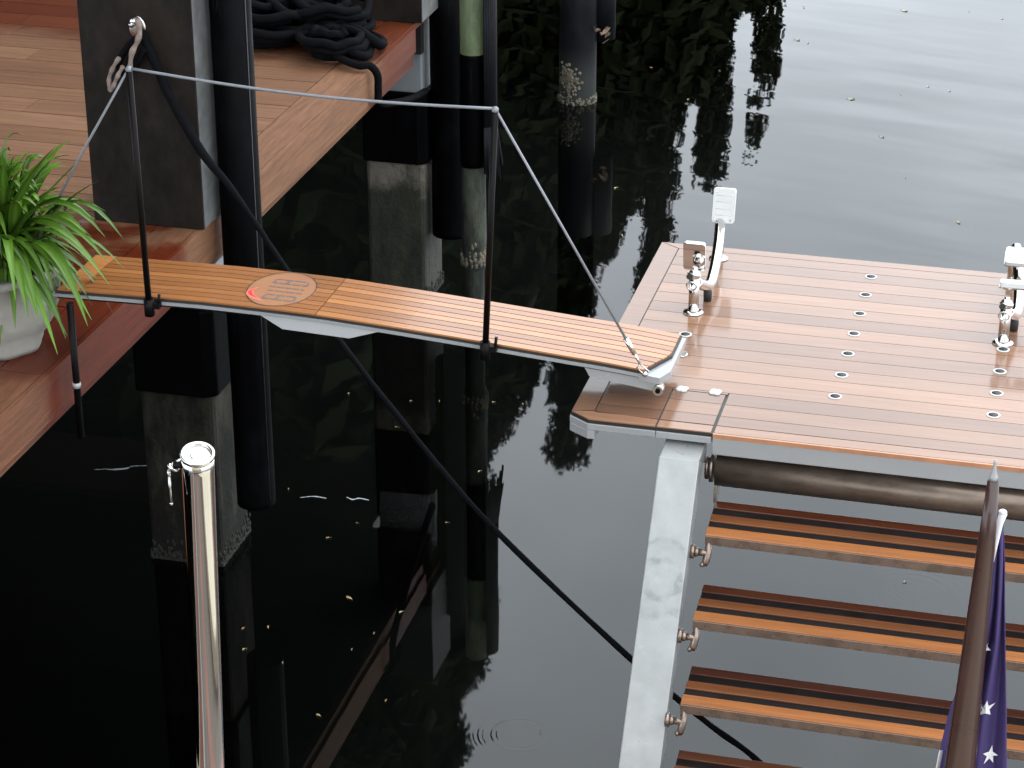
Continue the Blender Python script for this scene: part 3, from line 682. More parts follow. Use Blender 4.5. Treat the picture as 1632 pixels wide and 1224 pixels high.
b = MB(); b.box(-.937, PX1, PY0-.004, PY1-.001, PZ-.070, PZ-.0145); b.build('front_panel', 'gel', pf, .003)
b = MB(); b.box(-.936, PX1, PY0-.006, PY0+.0025, PZ-.0140, PZ-.0005); b.build('edge_lip', 'teak_lip', pf)
def socket(x, y):
    c = MB(); c.lathe((x, y, PZ), [(.0215, .0002), (.0215, .0015), (.0195, .0022), (.0155, .002), (.015, .0006)], 24); r0 = c.build('deck_socket', 'pad', pf)
    c = MB(); c.lathe((x, y, PZ), [(.0154, .0006), (.0154, .0019), (.0, .0019)], 20); c.build('socket_hole', 'hole', r0)
for y in (7.422, 7.253, 7.084, 6.912, 6.746, 6.577, 6.414): socket(-.615, y)
for y in (6.905, 6.729, 6.561, 6.40): socket(-.133, y)
socket(-1.15, 6.769)
for x, y in ((-1.082, 6.346), (-.978, 6.349)):
    c = MB()
    for a in range(4): an = a*math.pi/2+.6; c.lathe((x+math.cos(an)*.0095, y+math.sin(an)*.0095, PZ+.0002), [(.012, 0), (.0118, .004), (.008, .0055), (0, .006)], 14)
    c.build('hinge_rosette', 'pad', pf)
c = MB(); c.lathe((-1.133, 6.607, PZ), [(.021, .0002), (.021, .003), (.019, .004), (.0, .004)], 22)
for i in range(-2, 3): c.box(-1.133-.016, -1.133+.016, 6.607+i*.007-.0015, 6.607+i*.007+.0015, PZ+.0042, PZ+.006)
c.build('drain_grate', 'steel', pf)

# ------------------------------------------------------------------ boarding stairs
sl = thing('boarding_stairs', (-.2, 6.0, 1.1), 'stern boarding stairs with slatted teak treads dropping below the platform', 'stairs')
TD = Vector((0, -.53, -.80)).normalized(); TNm = Vector((0, -.80, .53)).normalized()
def stringer(x0, x1):
    b = MB(); A = Vector((0, 6.003, 1.221)); L = 1.75; th = .075
    pts = []
    for x in (x0, x1):
        a = A+Vector((x, 0, 0))+TD*.03; e = a+TD*L
        pts.append([a, e, e-TNm*th, a-TNm*th])
    l, r2 = pts
    b.hexa([l[3], l[2], r2[2], r2[3], l[0], l[1], r2[1], r2[0]])
    # upper bracket turning level under the platform
    u = [A+Vector((0, 0, -.004))+TD*.03, A+TD*.028-TNm*th]
    b.hexa([(x0+.001, 6.12, 1.12), (x0+.001, u[1].y, u[1].z), (x1-.001, u[1].y, u[1].z), (x1-.001, 6.12, 1.12),
            (x0+.001, 6.12, 1.205), (x0+.001, u[0].y, u[0].z), (x1-.001, u[0].y, u[0].z), (x1-.001, 6.12, 1.205)])
    b.build('stringer', 'stringer', sl, .004)
stringer(-1.084, -.961); stringer(.961, 1.084)
b = MB(); b.tube([(-.925, 6.10, 1.115), (.925, 6.10, 1.115)], .051, 32); tt = b.build('torque_tube', 'bronze', sl)
b = MB()
for x, r0 in ((-.958, .034), (-.944, .042), (-.930, .030)): b.tube([(x, 6.10, 1.115), (x+.010, 6.10, 1.115)], r0, 24)
b.build('collar', 'fitting', tt)
b = MB(); b.box(-.926, -.916, 6.06, 6.12, 1.02, 1.08); b.build('stop_tab', 'steel', tt)
ST = [(6.061, 1.027, 5.892, .998), (5.905, .823, 5.722, .806), (5.741, .636, 5.552, .621), (5.57, .45, 5.385, .436), (5.40, .265, 5.215, .25)]
for i, (yf, zf, yn, zn) in enumerate(ST):
    x0, x1 = -.920, .92
    def pl(k, dz, x): return Vector((x, yf+(yn-yf)*k, zf+(zn-zf)*k+dz))
    def sl_box(b, k0, k1, d0, d1, tone=.5, xa=x0, xb=x1):
        b.hexa([pl(k1, d0, xa), pl(k1, d0, xb), pl(k0, d0, xb), pl(k0, d0, xa), pl(k1, d1, xa), pl(k1, d1, xb), pl(k0, d1, xb), pl(k0, d1, xa)], tone)
    b = MB(); sl_box(b, .015, .975, -.024, -.0052); tr = b.build('tread', 'tread_base', sl)
    b = MB(); sl_box(b, .976, 1.0, -.032, -.0035); sl_box(b, 0, .014, -.032, -.012); sl_box(b, .0145, .9755, -.032, -.0245); b.build('tread_rim', 'tread_rim', tr, .002)
    for k0, k1, tn in ((.0, .20, .08), (.385, .58, .38), (.745, .985, .95)):
        b = MB(); sl_box(b, k0, k1, -.005, 0, min(1, tn+rnd(-.15, .1))); b.build('slat', 'teak_tread', tr, .001)
    for s_ in (-1, 1):
        b = MB(); e = .961*s_; yb, zb = yn-.004, zn-.058
        b.tube([(e, yb, zb), (e-.012*s_, yb, zb)], .021, 14); b.tube([(e-.012*s_, yb, zb), (e-.024*s_, yb, zb)], .014, 12)
        b.tube([(e-.024*s_, yb, zb), (e-.05*s_, yb, zb)], .010, 10)
        b.tube([(e-.052*s_, yb+.012, zb+.030), (e-.052*s_, yb, zb), (e-.048*s_, yb-.012, zb-.022), (e-.045*s_, yb-.014, zb-.034)], [.009, .011, .011, .009], 8)
        b.ball((e-.038*s_, yb-.016, zb-.032), .008, 8)
        b.build('hinge_arm', 'fitting', sl)

# ------------------------------------------------------------------ tender chocks on the platform
def chock(x, lab):
    r_ = thing('tender_chock', (x, 6.95, PZ), lab, 'boat chock', 'tender chocks on the platform')
    def foot(y, h, hx=0, hy=0):
        b = MB(); b.lathe((x, y, PZ+.001), [(.034, 0), (.034, .004), (.022, .009), (.0, .009)], 24); b.build('base_flange', 'chrome', r_)
        b = MB(); b.tube([(x, y, PZ+.008), (x+hx, y+hy, PZ+h)], .0175, 18); return b.build('upright', 'chrome', r_)
    foot(6.955, .135); foot(7.458, .14)
    b = MB()
    b.ball((x, 6.955, PZ+.137), .021, 14); b.tube([(x, 6.955, PZ+.135), (x, 6.955, PZ+.165)], .009, 10); b.tube([(x-.022, 6.94, PZ+.142), (x+.022, 6.94, PZ+.142)], .007, 10)
    b.build('pivot', 'chrome', r_)
    b = MB(); b.tube([(x-.012, 6.925, PZ+.142), (x-.012, 6.921, PZ+.142)], .0105, 12); b.build('pivot_cap', 'rubber', r_)
    b = MB(); b.torus((x-.004, 6.925, PZ+.108), (.1, 1, .25), .0165, .0028, 22, 6); b.build('pin_ring', 'chrome', r_)
    b = MB(); b.tube(spline([(x+.006, 6.965, PZ+.105), (x+.022, 7.02, PZ+.075), (x+.032, 7.075, PZ+.058), (x+.034, 7.14, PZ+.075), (x+.022, 7.30, PZ+.115), (x+.004, 7.44, PZ+.150)], 6), .0185, 16)
    b.build('cradle_arm', 'chrome', r_)
    b = MB(); b.lathe((x+.028, 7.07, PZ+.0015), [(.014, 0), (.015, .03), (.012, .042)], 14); b.build('rubber_foot', 'rubber', r_)
    # pads: the front one leans back over the arm, the rear one faces the yacht
    def pad(c, uy, w_, h_, nm):
        ux = Vector((1, 0, 0)); uy = Vector(uy).normalized(); n_ = ux.cross(uy).normalized(); c = Vector(c)
        def sheet(b, o0, o1, s_, rr=.01):
            P = []
            for sx, sy in ((1, 1), (-1, 1), (-1, -1), (1, -1)):
                for k in range(5):
                    a = math.atan2(sy, sx)-math.pi/4+k*math.pi/8
                    P.append(ux*((w_/2*s_-rr)*sx+rr*math.cos(a))+uy*((h_/2*s_-rr)*sy+rr*math.sin(a)))
            m = len(P); k0 = len(b.v); b.v += [c+p+n_*o0 for p in P]+[c+p+n_*o1 for p in P]
            b.face([k0+i for i in reversed(range(m))]); b.face([k0+m+i for i in range(m)])
            for i in range(m): j = (i+1) % m; b.face((k0+i, k0+j, k0+m+j, k0+m+i))
        b = MB(); sheet(b, -.004, 0, 1.0); pt = b.build(nm, 'chrome', r_)
        b = MB(); sheet(b, .0002, .016, .98); b.build('rubber_face', 'pad', pt, .001)
        b = MB()
        for sx in (-1, 1):
            for sy in (-1, 1): q = c+ux*(w_/2-.013)*sx+uy*(h_/2-.013)*sy; b.tube([q+n_*.016, q+n_*.0168], .0045, 8)
        for k in (-.55, -.2, .2, .55): q = c+uy*h_/2*k; b.tube([q-ux*(w_/2-.012)+n_*.0158, q+ux*(w_/2-.012)+n_*.0158], .0008, 4)
        b.build('screw', 'steel', pt)
    return r_, pad
r_, pad = chock(-1.157, 'steel tender chock with two white pads near the gangway end')
pad((-1.143, 7.452, PZ+.205), (0, .25, 1.0), .080, .125, 'rear_plate')
pad((-1.166, 6.99, PZ+.188), (0, .22, -1), .074, .105, 'front_plate')
r2_, pad2 = chock(-.137, 'steel tender chock with two flat white pads at the right frame edge')
pad2((-.10, 7.30, PZ+.165), (0, .9, .45), .13, .075, 'rear_plate')
pad2((-.105, 7.03, PZ+.172), (0, 1, -.1), .125, .05, 'front_plate')

# ------------------------------------------------------------------ mooring rope and its worn loops
rp = [(-3.262, 7.36, 1.955), (-3.205, 7.35, 1.83), (-3.16, 7.335, 1.736), (-3.023, 7.271, 1.556), (-2.895, 7.207, 1.455), (-2.772, 7.145, 1.337), (-2.663, 7.09, 1.225), (-2.432, 6.974, 1.019),
      (-2.151, 6.832, .787), (-1.786, 6.649, .522), (-1.239, 6.373, .243), (-.945, 6.225, .126), (-.742, 6.123, .06), (-.50, 6.00, -.12), (-.2, 5.85, -.36), (.1, 5.7, -.6)]
P = spline(rp, 10); n = len(P)
b = MB(); b.tube(P, [.017 if i < 30 else (.017-.006*(i-30)/15 if i < 45 else .0105+.0008*math.sin(i*.9)) for i in range(n)], 10)
tag(b.build('mooring_rope', 'rope', None, 0, (-3.26, 7.36, 1.95)), 'long black mooring rope running from the pedestal eye down behind the stairs', 'rope')
b = MB()
fp = lambda x, y, yy=7.31: frame_point(x, y, 1, yy)
b.tube(spline([fp(219, 30), fp(223, 50), fp(218, 68), fp(210, 85), fp(207, 110)], 5), [.010+.002*math.sin(i) for i in range(21)], 8)
b.tube(spline([fp(190, 92), fp(180, 108), fp(174, 125), fp(175, 143), fp(180, 138), fp(187, 122), fp(196, 106)], 5), [.008+.0015*math.sin(i*1.3) for i in range(31)], 8)
tag(b.build('rope_loop', 'tan_rope', None, 0, (-3.3, 7.31, 1.9)), 'worn tan rope loops hanging from the steel eye on the pedestal', 'rope')
b = MB()
b.tube(spline([fp(216, 62, 7.345), fp(200, 80, 7.345), fp(190, 100, 7.345), fp(196, 118, 7.345), fp(214, 104, 7.345), fp(232, 76, 7.345)], 5), .013, 8)
tag(b.build('rope_splice', 'rope', None, 0, (-3.3, 7.35, 1.9)), 'black spliced rope loop behind the tan loops on the pedestal', 'rope')

# coils of black rope on the dock
cr = thing('rope_coil', (-3.7, 10.05, DZ), 'heap of thick black rope coiled on the far end of the dock', 'rope coil')
random.seed(5)
for cx, cy, rad, turns, nm in ((-3.66, 9.86, .24, 5, 'coil'), (-4.05, 9.9, .22, 5, 'coil'), (-3.45, 10.0, .14, 6, 'coil'), (-3.86, 10.02, .15, 7, 'coil'), (-4.3, 9.95, .2, 6, 'coil'), (-3.86, 10.02, .30, 7, 'coil'), (-3.45, 10.0, .26, 6, 'coil'), (-3.3, 9.72, .17, 4, 'coil'), (-4.2, 10.1, .28, 6, 'coil')):
    b = MB(); pts = []; N = turns*16
    for i in range(N):
        a = i/16*2*math.pi; q = rad*(.72+.28*math.sin(i*.13+cx))*rnd(.93, 1.04)
        pts.append((cx+q*math.cos(a), cy-.14+q*.85*math.sin(a), DZ+.024+.030*(i/16)*rnd(.85, 1.1)*(1 if i > 16 else .3)))
    b.tube(spline(pts, 3), .021, 8); b.build(nm, 'rope', cr)
b = MB(); b.tube(spline([(-3.62, 9.78, DZ+.06), (-3.42, 9.62, DZ+.08), (-3.25, 9.47, DZ+.05), (-3.13, 9.42, DZ+.03), (-3.085, 9.44, DZ+.028), (-3.055, 9.46, DZ-.02), (-3.055, 9.465, DZ-.10), (-3.06, 9.50, DZ-.165), (-3.085, 9.8, DZ-.26), (-3.11, 10.15, .85), (-3.13, 10.46, .79)], 7), .018, 8)
b.build('hanging_end', 'rope', cr)
b = MB(); b.tube(spline([(-3.5, 9.95, DZ+.05), (-3.25, 9.72, DZ+.11), (-3.14, 9.62, DZ+.10), (-3.10, 9.66, DZ+.06), (-3.17, 9.85, DZ+.03), (-3.4, 10.0, DZ+.03)], 7), .024, 8)
b.build('loose_bight', 'rope', cr)
b = MB(); b.tube(spline([(-3.5, 9.75, DZ+.08), (-3.3, 9.56, DZ+.10), (-3.17, 9.50, DZ+.06), (-3.13, 9.56, DZ+.04), (-3.2, 9.75, DZ+.06), (-3.45, 9.9, DZ+.05)], 7), .022, 8); b.build('loose_bight', 'rope', cr)

# ------------------------------------------------------------------ pot and plants
PC = Vector((-3.335, 6.235, DZ))
pot = thing('plant_pot', PC, 'pale cast stone plant pot on the dock at the gangway foot', 'plant pot')
b = MB()
b.lathe(PC, [(.125, .001), (.135, .02), (.14, .055), (.165, .085), (.195, .135), (.205, .2), (.21, .27), (.222, .275), (.222, .298), (.2, .302), (.19, .25), (.0, .245)], 40, wob=lambda a, z: .035*math.cos(7*a+.9)*(1 if z < .26 else .3))
b.build('body', 'stone_pot', pot)
b = MB(); b.lathe(PC, [(.19, .246), (.188, .27), (0, .275)], 20); b.build('soil', 'soil', pot)
def arch_leaf(b, base, tip, rise, wd, tone, droop=.0):
    base, tip = Vector(base), Vector(tip); mid = (base+tip)/2+Vector((0, 0, rise)); n_ = 11; k = len(b.v)
    hd = Vector((tip.x-base.x, tip.y-base.y, 0)); hd = hd.normalized() if hd.length > 1e-4 else Vector((1, 0, 0)); sd_ = Vector((-hd.y, hd.x, 0))
    tw = rnd(-.5, .5)
    for i in range(n_):
        t_ = i/(n_-1); p = base*(1-t_)**2+mid*2*t_*(1-t_)+tip*t_*t_
        ww = wd*(.55+.45*min(1, t_*3))*(1-t_**3.2)+.0006
        s2 = sd_*math.cos(tw*t_)+Vector((0, 0, 1))*math.sin(tw*t_)
        b.v += [p-s2*ww+Vector((0, 0, ww*.45)), p, p+s2*ww+Vector((0, 0, ww*.45))]
    for i in range(n_-1):
        q = k+3*i
        b.face((q, q+1, q+4, q+3), tone, True, [0, .5, .5, 0]); b.face((q+1, q+2, q+5, q+4), tone, True, [.5, 1, 1, .5])
random.seed(21)
pl_ = thing('spider_plant', PC+Vector((0, 0, .28)), 'bushy spider plant with long arching green leaves spilling from the pot', 'plant')
b = MB(); cb = PC+Vector((0, 0, .27))
tips = [(90, 232, 5.95), (157, 288, 6.15), (130, 318, 6.1), (196, 380, 6.1), (168, 378, 6.05), (172, 420, 6.0), (175, 455, 6.05), (140, 520, 5.95), (146, 510, 6.0), (92, 565, 5.9), (62, 512, 5.9),
        (45, 508, 5.85), (150, 350, 6.3), (133, 250, 6.2), (5, 262, 6.1), (70, 290, 6.3), (60, 500, 5.92), (120, 470, 5.95), (165, 440, 6.1), (105, 540, 5.93), (35, 330, 5.9), (25, 480, 5.85)]
for x, y, yy in tips:
    tp = frame_point(x, y, 1, yy); up_ = .30 if y > 330 else (.06 if y < 300 else .15)
    arch_leaf(b, cb+Vector((rnd(-.05, .08), rnd(-.06, .05), 0)), tp, up_+rnd(-.03, .05), rnd(.016, .024), rnd(.2, 1))
for i in range(300):
    a = rnd(0, 6.283); L = rnd(.16, .40); dz = rnd(-.18, .22) if rnd(0, 1) < .68 else rnd(.2, .42)
    if dz > .2: L *= .5
    base = cb+Vector((rnd(-.08, .08), rnd(-.08, .08), 0))
    arch_leaf(b, base, base+Vector((math.cos(a)*L, math.sin(a)*L*.85, dz)), rnd(.14, .30), rnd(.011, .020), rnd(0, 1))
for i in range(46):
    a = rnd(-1.2, 2.2); L = rnd(.10, .30); base = cb+Vector((rnd(-.06, .08), rnd(-.06, .06), 0))
    arch_leaf(b, base, base+Vector((math.cos(a)*L, math.sin(a)*L, rnd(.10, .36))), rnd(.10, .22), rnd(.014, .022), rnd(.5, 1))
b.build('leaves', 'leaf', pl_)
fl = thing('flowering_plant', (-3.5, 6.75, DZ), 'small dark-leaved plant with purple flowers behind the spider plant', 'plant')
b = MB(); bb = MB()
for i in range(26):
    s0 = Vector((-3.42+rnd(-.06, .06), 6.72+rnd(-.05, .05), DZ)); e0 = s0+Vector((rnd(-.16, .16), rnd(-.1, .1), rnd(.12, .30)))
    b.tube([s0, (s0+e0)/2+Vector((0, 0, .03)), e0], .0022, 5)
    for _ in range(3): leaf_quad(bb, e0+Vector((rnd(-.02, .02), rnd(-.02, .02), rnd(-.03, .01))), rnd(.012, .028))
    if i % 3 == 0:
        fb = MB()
        for _ in range(5): leaf_quad(fb, e0+Vector((rnd(-.005, .005), rnd(-.005, .005), rnd(0, .008))), .013)
        fb.build('flower', 'flowr', fl)
b.build('stems', 'darkleaf', fl); bb.build('leaves', 'darkleaf', fl)

# ------------------------------------------------------------------ polished post in front of the camera
Pa = Vector((-1.327, 3.1, 2.577)); Pb = frame_point(336, 1224, 1, 3.33); dd = (Pb-Pa).normalized(); Pc = Pa+dd*(2.577-.9)/abs(dd.z)
cp = thing('chrome_post', Pc, 'shiny polished steel post with a hanging latch pin over the dark water', 'post')
b = MB(); b.tube([Pa+dd*.006, Pa+dd*.03, Pa+dd*.6, Pc], [.0272, .0272, .0262, .025], 40); b.build('tube', 'chrome', cp)
b = MB()
ax = -dd
def ringprof(b, prof, seg=36):
    a = ax.orthogonal().normalized(); c_ = ax.cross(a); k = len(b.v)
    for r0, h in prof:
        for i in range(seg): an = 2*math.pi*i/seg; b.v.append(Pa-ax*.006+ax*h+(a*math.cos(an)+c_*math.sin(an))*r0)
    for j in range(len(prof)-1):
        for i in range(seg): i2 = (i+1) % seg; b.face((k+j*seg+i, k+j*seg+i2, k+(j+1)*seg+i2, k+(j+1)*seg+i), .5, True)
ringprof(b, [(.0272, -.002), (.0285, .0), (.0285, .006), (.026, .0075), (.0225, .0065), (.021, .001), (.0205, -.002), (.0135, -.002), (.0125, .002), (.010, .003), (.006, .0025), (.0001, .002)])
b.build('cap', 'chrome', cp)
q = Pa+dd*.022+Vector((-.026, -.004, 0))
b = MB(); b.tube([q+Vector((.004, 0, 0)), q+Vector((-.010, -.002, -.004)), q+Vector((-.017, -.004, -.012))], [.0085, .0075, .006], 12)
b.torus(q+Vector((-.014, -.004, -.010)), (.5, .3, 1), .0085, .003, 16, 6); b.build('latch', 'chrome', cp)
b = MB(); b.tube([q+Vector((.003, -.009, 0)), q+Vector((-.010, -.010, -.003))], .0065, 10); b.build('latch_spring', 'black', cp)
b = MB(); b.torus(q+Vector((-.022, -.006, -.020)), (1, .2, .1), .0055, .0018, 14, 6); b.tube([q+Vector((-.022, -.006, -.024)), q+Vector((-.0215, -.006, -.075))], [.0025, .0028], 8); b.ball(q+Vector((-.0215, -.006, -.077)), .0036, 8); b.build('hanging_pin', 'steel', cp)

# ------------------------------------------------------------------ flagstaff and flag
FY = 4.2
fs = thing('flagstaff', (-.088, FY, .9), 'tapered dark varnished wooden flagstaff with a pale metal tip', 'flagstaff')
b = MB(); b.tube([(-.0900, FY, .88), (-.0840, FY, 1.44), (-.0790, FY, 1.75), (-.0755, FY, 2.0), (-.0742, FY, 2.138)], [.040, .0330, .0245, .0175, .0118], 28); b.build('pole', 'varnish', fs)
b = MB(); b.tube([(-.0742, FY, 2.138), (-.0742, FY, 2.146), (-.0742, FY, 2.158), (-.0745, FY, 2.178), (-.0745, FY, 2.184)], [.0100, .0085, .0042, .003, .0015], 14); b.build('finial', 'gel', fs)
fg = thing('ensign', (-.06, FY+.05, 2.0), 'furled navy flag with white stars hanging against the dark staff', 'flag')
FF = FY+.045
rowsf = [(818, 1590, 1597), (850, 1584, 1600), (900, 1578, 1602), (960, 1572, 1602), (1020, 1560, 1603), (1080, 1535, 1604), (1130, 1515, 1605), (1190, 1500, 1605), (1260, 1492, 1606), (1340, 1488, 1607)]
def flag_pt(v, u, off=0):
    f_ = v*(len(rowsf)-1); i = min(int(f_), len(rowsf)-2); k = f_-i
    y = rowsf[i][0]*(1-k)+rowsf[i+1][0]*k; xa = rowsf[i][1]*(1-k)+rowsf[i+1][1]*k; xb = rowsf[i][2]*(1-k)+rowsf[i+1][2]*k
    p = frame_point(xa+(xb-xa)*u, y, 1, FF); amp = .012*min(1, v*2+.2)
    p.y += amp*math.sin(u*15+v*3.0)+off; return p
def in_star(u, v): return None
NU, NV = 44, 60; b = MB()
for j in range(NV+1):
    for i in range(NU+1): b.v.append(flag_pt(j/NV, i/NU))
for j in range(NV):
    for i in range(NU): q = j*(NU+1)+i; b.face((q, q+1, q+NU+2, q+NU+1), .5, True)
o = b.build('cloth', 'cloth', fg); md = o.modifiers.new('thick', 'SOLIDIFY'); md.thickness = .002
def pix_to_flag(px, py):
    best = None
    for i in range(len(rowsf)-1):
        if rowsf[i][0] <= py <= rowsf[i+1][0]:
            k = (py-rowsf[i][0])/(rowsf[i+1][0]-rowsf[i][0]); xa = rowsf[i][1]*(1-k)+rowsf[i+1][1]*k; xb = rowsf[i][2]*(1-k)+rowsf[i+1][2]*k
            return (i+k)/(len(rowsf)-1), (px-xa)/(xb-xa)
    return 0, 0
def star(cx, cy, r0, rot, sq=1.0):
    b = MB(); pts = []
    for i in range(10):
        a = rot+i*math.pi/5; q = r0 if i % 2 == 0 else r0*.40
        v_, u_ = pix_to_flag(cx+math.sin(a)*q*sq, cy-math.cos(a)*q); pts.append(flag_pt(v_, u_, -.0065))
    v_, u_ = pix_to_flag(cx, cy); b.v = pts+[flag_pt(v_, u_, -.0075)]
    for i in range(10): b.face((10, (i+1) % 10, i))
    b.build('star', 'white_cloth', fg)
star(1572, 1124, 15, .15); star(1578, 1204, 15, .25, .85); star(1570, 1033, 10, .5); star(1524, 1176, 12, .1, .8)
b = MB(); b.tube([frame_point(1599, 818, 1, FF-.012), frame_point(1593, 835, 1, FF-.012), frame_point(1587, 870, 1, FF-.014), frame_point(1583, 895, 1, FF-.014)], [.0085, .007, .004, .002], 12)
b.ball(frame_point(1598, 816, 1, FF-.012), .0085, 10, sq=(1.1, 1, .7)); b.build('heading', 'white_cloth', fg)
b = MB()
for j in range(8):
    for i in range(3): b.v.append(frame_point(1497-j*4+i*5, 1196+j*20, 1, FF+.012*(i-1)))
for j in range(7):
    for i in range(2): q = j*3+i; b.face((q, q+1, q+4, q+3), .5, True)
o = b.build('white_stripe', 'white_cloth', fg); md = o.modifiers.new('thick', 'SOLIDIFY'); md.thickness = .002

# ------------------------------------------------------------------ the yacht the picture is taken from (stern deck under and behind the camera)
yt = thing('yacht', (0, 1.5, .8), 'cream motor yacht with brown cap rail whose stern deck carries the staffs', 'yacht')
b = MB(); b.prism([(-2.3, 4.55), (-2.5, 1), (-2.5, -8), (2.5, -8), (2.5, 1), (2.3, 4.55)], -.5, .82)
b.build('hull', 'yacht_white', yt, .03)
b = MB(); b.prism([(-2.25, 4.5), (-2.45, 1), (-2.45, -2.5), (2.45, -2.5), (2.45, 1), (2.25, 4.5)], .823, .84, .5); b.build('aft_deck', 'deck_grey', yt)
b = MB(); b.box(-1.45, -1.15, .7, 4.4, .841, .87); b.box(-2.2, -2.0, .7, 4.4, .841, .87); b.box(-.30, -.22, .7, 4.4, .841, .87); b.build('deck_board', 'yacht_brown', yt)
b = MB(); b.box(-.62, 2.2, .9, 4.1, .841, 1.08); b.build('sun_pad', 'yacht_white', yt, .03)
b = MB(); b.box(-1.9, -1.8, .7, 4.3, .841, .9); b.build('deck_trim', 'gel', yt)
b = MB(); b.box(-2.3, 2.3, -8, -1.2, .84, 3.9); b.build('deckhouse', 'yacht_white', yt, .05)
b = MB(); b.box(-2.4, 2.4, -6, .1, 2.45, 2.58); b.build('upper_deck', 'yacht_white', yt, .02)
b = MB(); b.tube([(-2.3, .05, 3.5), (2.3, .05, 3.5)], .035, 12)
for i in range(6): b.tube([(-2.2+i*.88, .05, 2.58), (-2.2+i*.88, .05, 3.5)], .018, 8)
b.build('cap_rail', 'yacht_brown', yt)

# ------------------------------------------------------------------ floating leaves and pale streaks
random.seed(33)
def float_leaf(x, y, L, lab, grp, tone, ang=None):
    b = MB(); a = rnd(0, 6.28) if ang is None else ang; n_ = 8; w_ = L*rnd(.22, .4); k = 0; bend = rnd(-.25, .25)*L; pts = []
    for i in range(n_+1):
        t_ = i/n_; ww = w_*math.sin(math.pi*min(1, t_*.96+.04))**.8; off = bend*math.sin(math.pi*t_)
        for s_ in (-1, 1):
            u_ = (t_-.5)*L*2; v_ = ww*s_+off
            b.v.append(Vector((x+u_*math.cos(a)-v_*math.sin(a), y+u_*math.sin(a)+v_*math.cos(a), WZ+.004+.004*math.sin(t_*3+s_))))
    for i in range(n_): b.face((2*i, 2*i+1, 2*i+3, 2*i+2), tone, True)
    return tag(b.build('floating_leaf', 'fallen', None, 0, (x, y, WZ)), lab, 'leaf', grp)
DL = [(524, 858, 7, .4, 'small tan leaf on dark water right of the steel post'), (428, 1000, 7, .3, 'brown leaf upper one of a pair beside the steel post'), (557, 955, 13, .6, 'largest pale leaf sliver on the dark water below the gangway middle'),
      (640, 976, 7, 1, 'bright cream leaf on dark water left of the rope'), (713, 834, 6, .2, 'small tan leaf just left of the mooring rope'), (765, 752, 6, .7, 'small leaf right of the mooring rope near the dark reflection edge'),
      (633, 682, 6, .3, 'orange leaf on dark water beside the upper mooring rope'), (615, 1117, 6, .3, 'orange tan leaf near the bottom of the dark water'), (508, 1142, 9, .6, 'pale curled leaf lowest on the dark water'),
      (390, 1036, 6, .8, 'yellow leaf closest to the lower steel post'), (451, 1057, 5, .9, 'tiny white twig leaf right of the lower steel post'), (561, 1036, 5, .4, 'thin leaf below the largest pale sliver'),
      (596, 1010, 4, .4, 'tiny leaf between the cream leaf and the thin leaf'), (570, 835, 4, .2, 'tiny dark leaf near the pale flecks'), (388, 1002, 6, .3, 'brown leaf touching the steel post side of the pair'),
      (1038, 109, 7, .1, 'orange leaf on the dark water right of the far black pile'), (982, 300, 6, 1, 'cream leaf on the dark water left of the tall chock pad'), (991, 376, 7, .5, 'brown leaf just beyond the platform corner'),
      (1097, 159, 5, .7, 'green yellow leaf at the top of the narrow sky gap'), (695, 745, 4, .5, 'tiny leaf right beside the rope at mid height'), (600, 622, 3, .8, 'pale speck upper of those left of the rope'),
      (655, 640, 3, 1, 'white speck just right of the rope below the gangway'), (700, 640, 3, .9, 'white speck below the right stanchion foot'), (787, 642, 4, 1, 'pale speck right of the right stanchion foot'),
      (833, 645, 4, .9, 'pale speck left of the narrow lower sky gap'), (556, 628, 3, .8, 'faint speck below the white hinge housing'), (415, 640, 3, 1, 'faint speck beside the black round pile'), (460, 780, 3, .6, 'tiny leaf just above the pale flecks')]
for x, y, s_, tn, lb in DL:
    p = frame_point(x, y, 2, WZ); k = (p-Vector((0, 0, CAMZ))).length/FPX
    float_leaf(p.x, p.y, s_*k*.62, lb, 'leaves floating on the shaded water', tn)
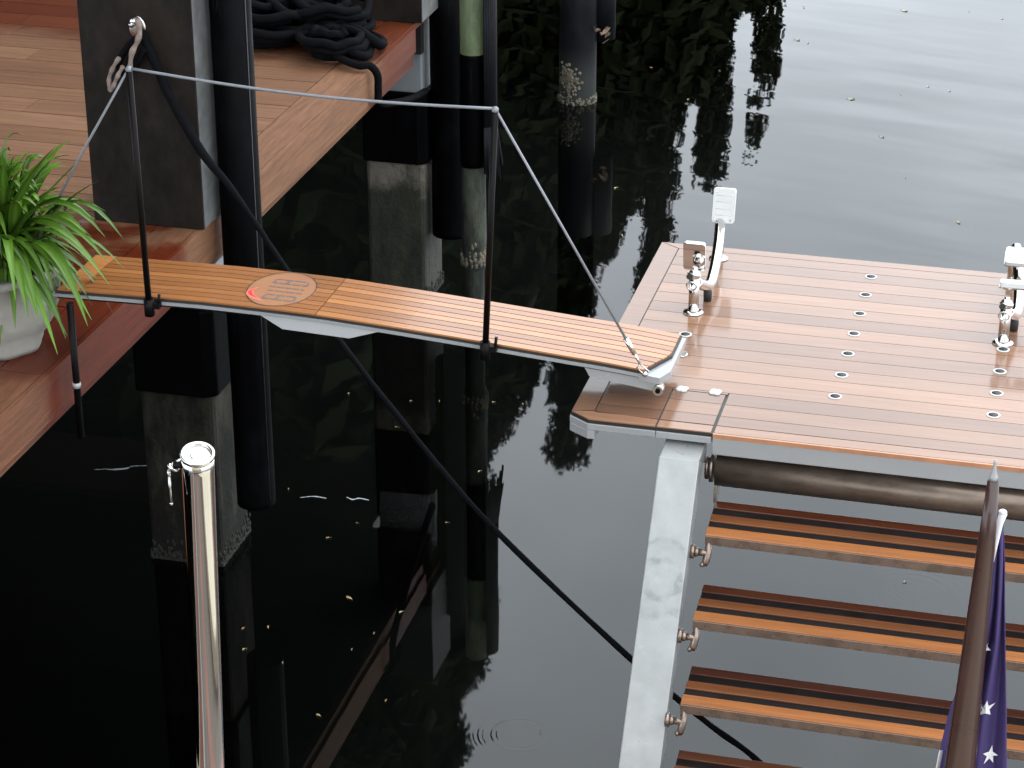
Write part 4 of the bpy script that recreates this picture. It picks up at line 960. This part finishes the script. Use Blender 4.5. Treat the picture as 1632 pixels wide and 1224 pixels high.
BL = [(1356, 158, 10, .8, 'cream curled leaf floating alone in the middle of the bright water'), (1405, 218, 7, .5, 'pinkish leaf below right of the cream curled leaf'), (1527, 355, 7, 1, 'pale leaf on bright water just beyond the platform edge'),
      (1479, 138, 4, 1, 'left one of two tiny white petals at the upper right'), (1513, 145, 4, 1, 'right one of two tiny white petals at the upper right'), (1436, 150, 4, .5, 'tiny leaf right of the cream curled leaf'),
      (1441, 17, 10, 1, 'long pale leaf near the top of the bright water'), (1281, 12, 5, .7, 'pale leaf on the dark ripple at the top'), (1270, 64, 8, .3, 'brown leaf at the right edge of the tree reflection'),
      (1288, 69, 5, .9, 'tiny white leaf next to the brown one at the reflection edge'), (1545, 18, 4, 1, 'tiny white leaf in the top right of the water'), (1443, 284, 3, .3, 'tiny brown speck in the open bright water'),
      (1597, 30, 3, .8, 'pale speck farthest into the top right corner'), (1442, 928, 4, 1, 'white speck between the second and third stair treads'), (1557, 818, 4, 1, 'white speck just under the bronze tube by the flagstaff'), (861, 1167, 3, .2, 'dark speck in the centre of the ripple rings')]
for x, y, s_, tn, lb in BL:
    p = frame_point(x, y, 2, WZ); k = (p-Vector((0, 0, CAMZ))).length/FPX
    float_leaf(p.x, p.y, s_*k*.62, lb, 'leaves floating on the bright water', tn)
def water_streak(pts, lab):  # narrow pale ribbon lying just above the water
    b = MB(); P = spline([frame_point(x, y, 2, WZ+.003) for x, y, _ in pts], 5); ws = [q[2] for q in pts]; m = len(P)
    for i, p in enumerate(P):
        f_ = i/(m-1)*(len(ws)-1); j = min(int(f_), len(ws)-2); w_ = ws[j]*(1-f_+j)+ws[j+1]*(f_-j); w_ = (w_+rnd(-.4, .4))*.0030
        for s_ in (-1, 1): b.v.append(p+Vector((0, s_*max(w_, .0005), 0)))
    for i in range(m-1): b.face((2*i+1, 2*i, 2*i+2, 2*i+3))
    tag(b.build('pale_streak', 'water_streak', None, 0, P[0]), lab, 'water_streak')
water_streak([(149, 748, .6), (160, 748, 1.2), (170, 747, .4)], 'short pale fleck at the far left under the dock')
water_streak([(170, 748, 1), (186, 748, 3), (204, 746, 3), (210, 743, 1.4), (234, 742, .8)], 'white streak on the water left of the gangway pile')
water_streak([(380, 783, .6), (400, 786, .8), (438, 786, 1.6)], 'thin pale streak touching the pile beside the chrome post')
water_streak([(400, 790, .6), (420, 790, 1.5), (438, 789, .8)], 'lower thin pale line right of the chrome post')
water_streak([(478, 793, .5), (500, 791, 1.6), (520, 794, .8)], 'middle pale fleck between pile and mooring rope')
water_streak([(552, 792, .6), (562, 796, 1.8), (572, 794, 1.5), (588, 797, .6)], 'bright fleck farthest right near the mooring rope')
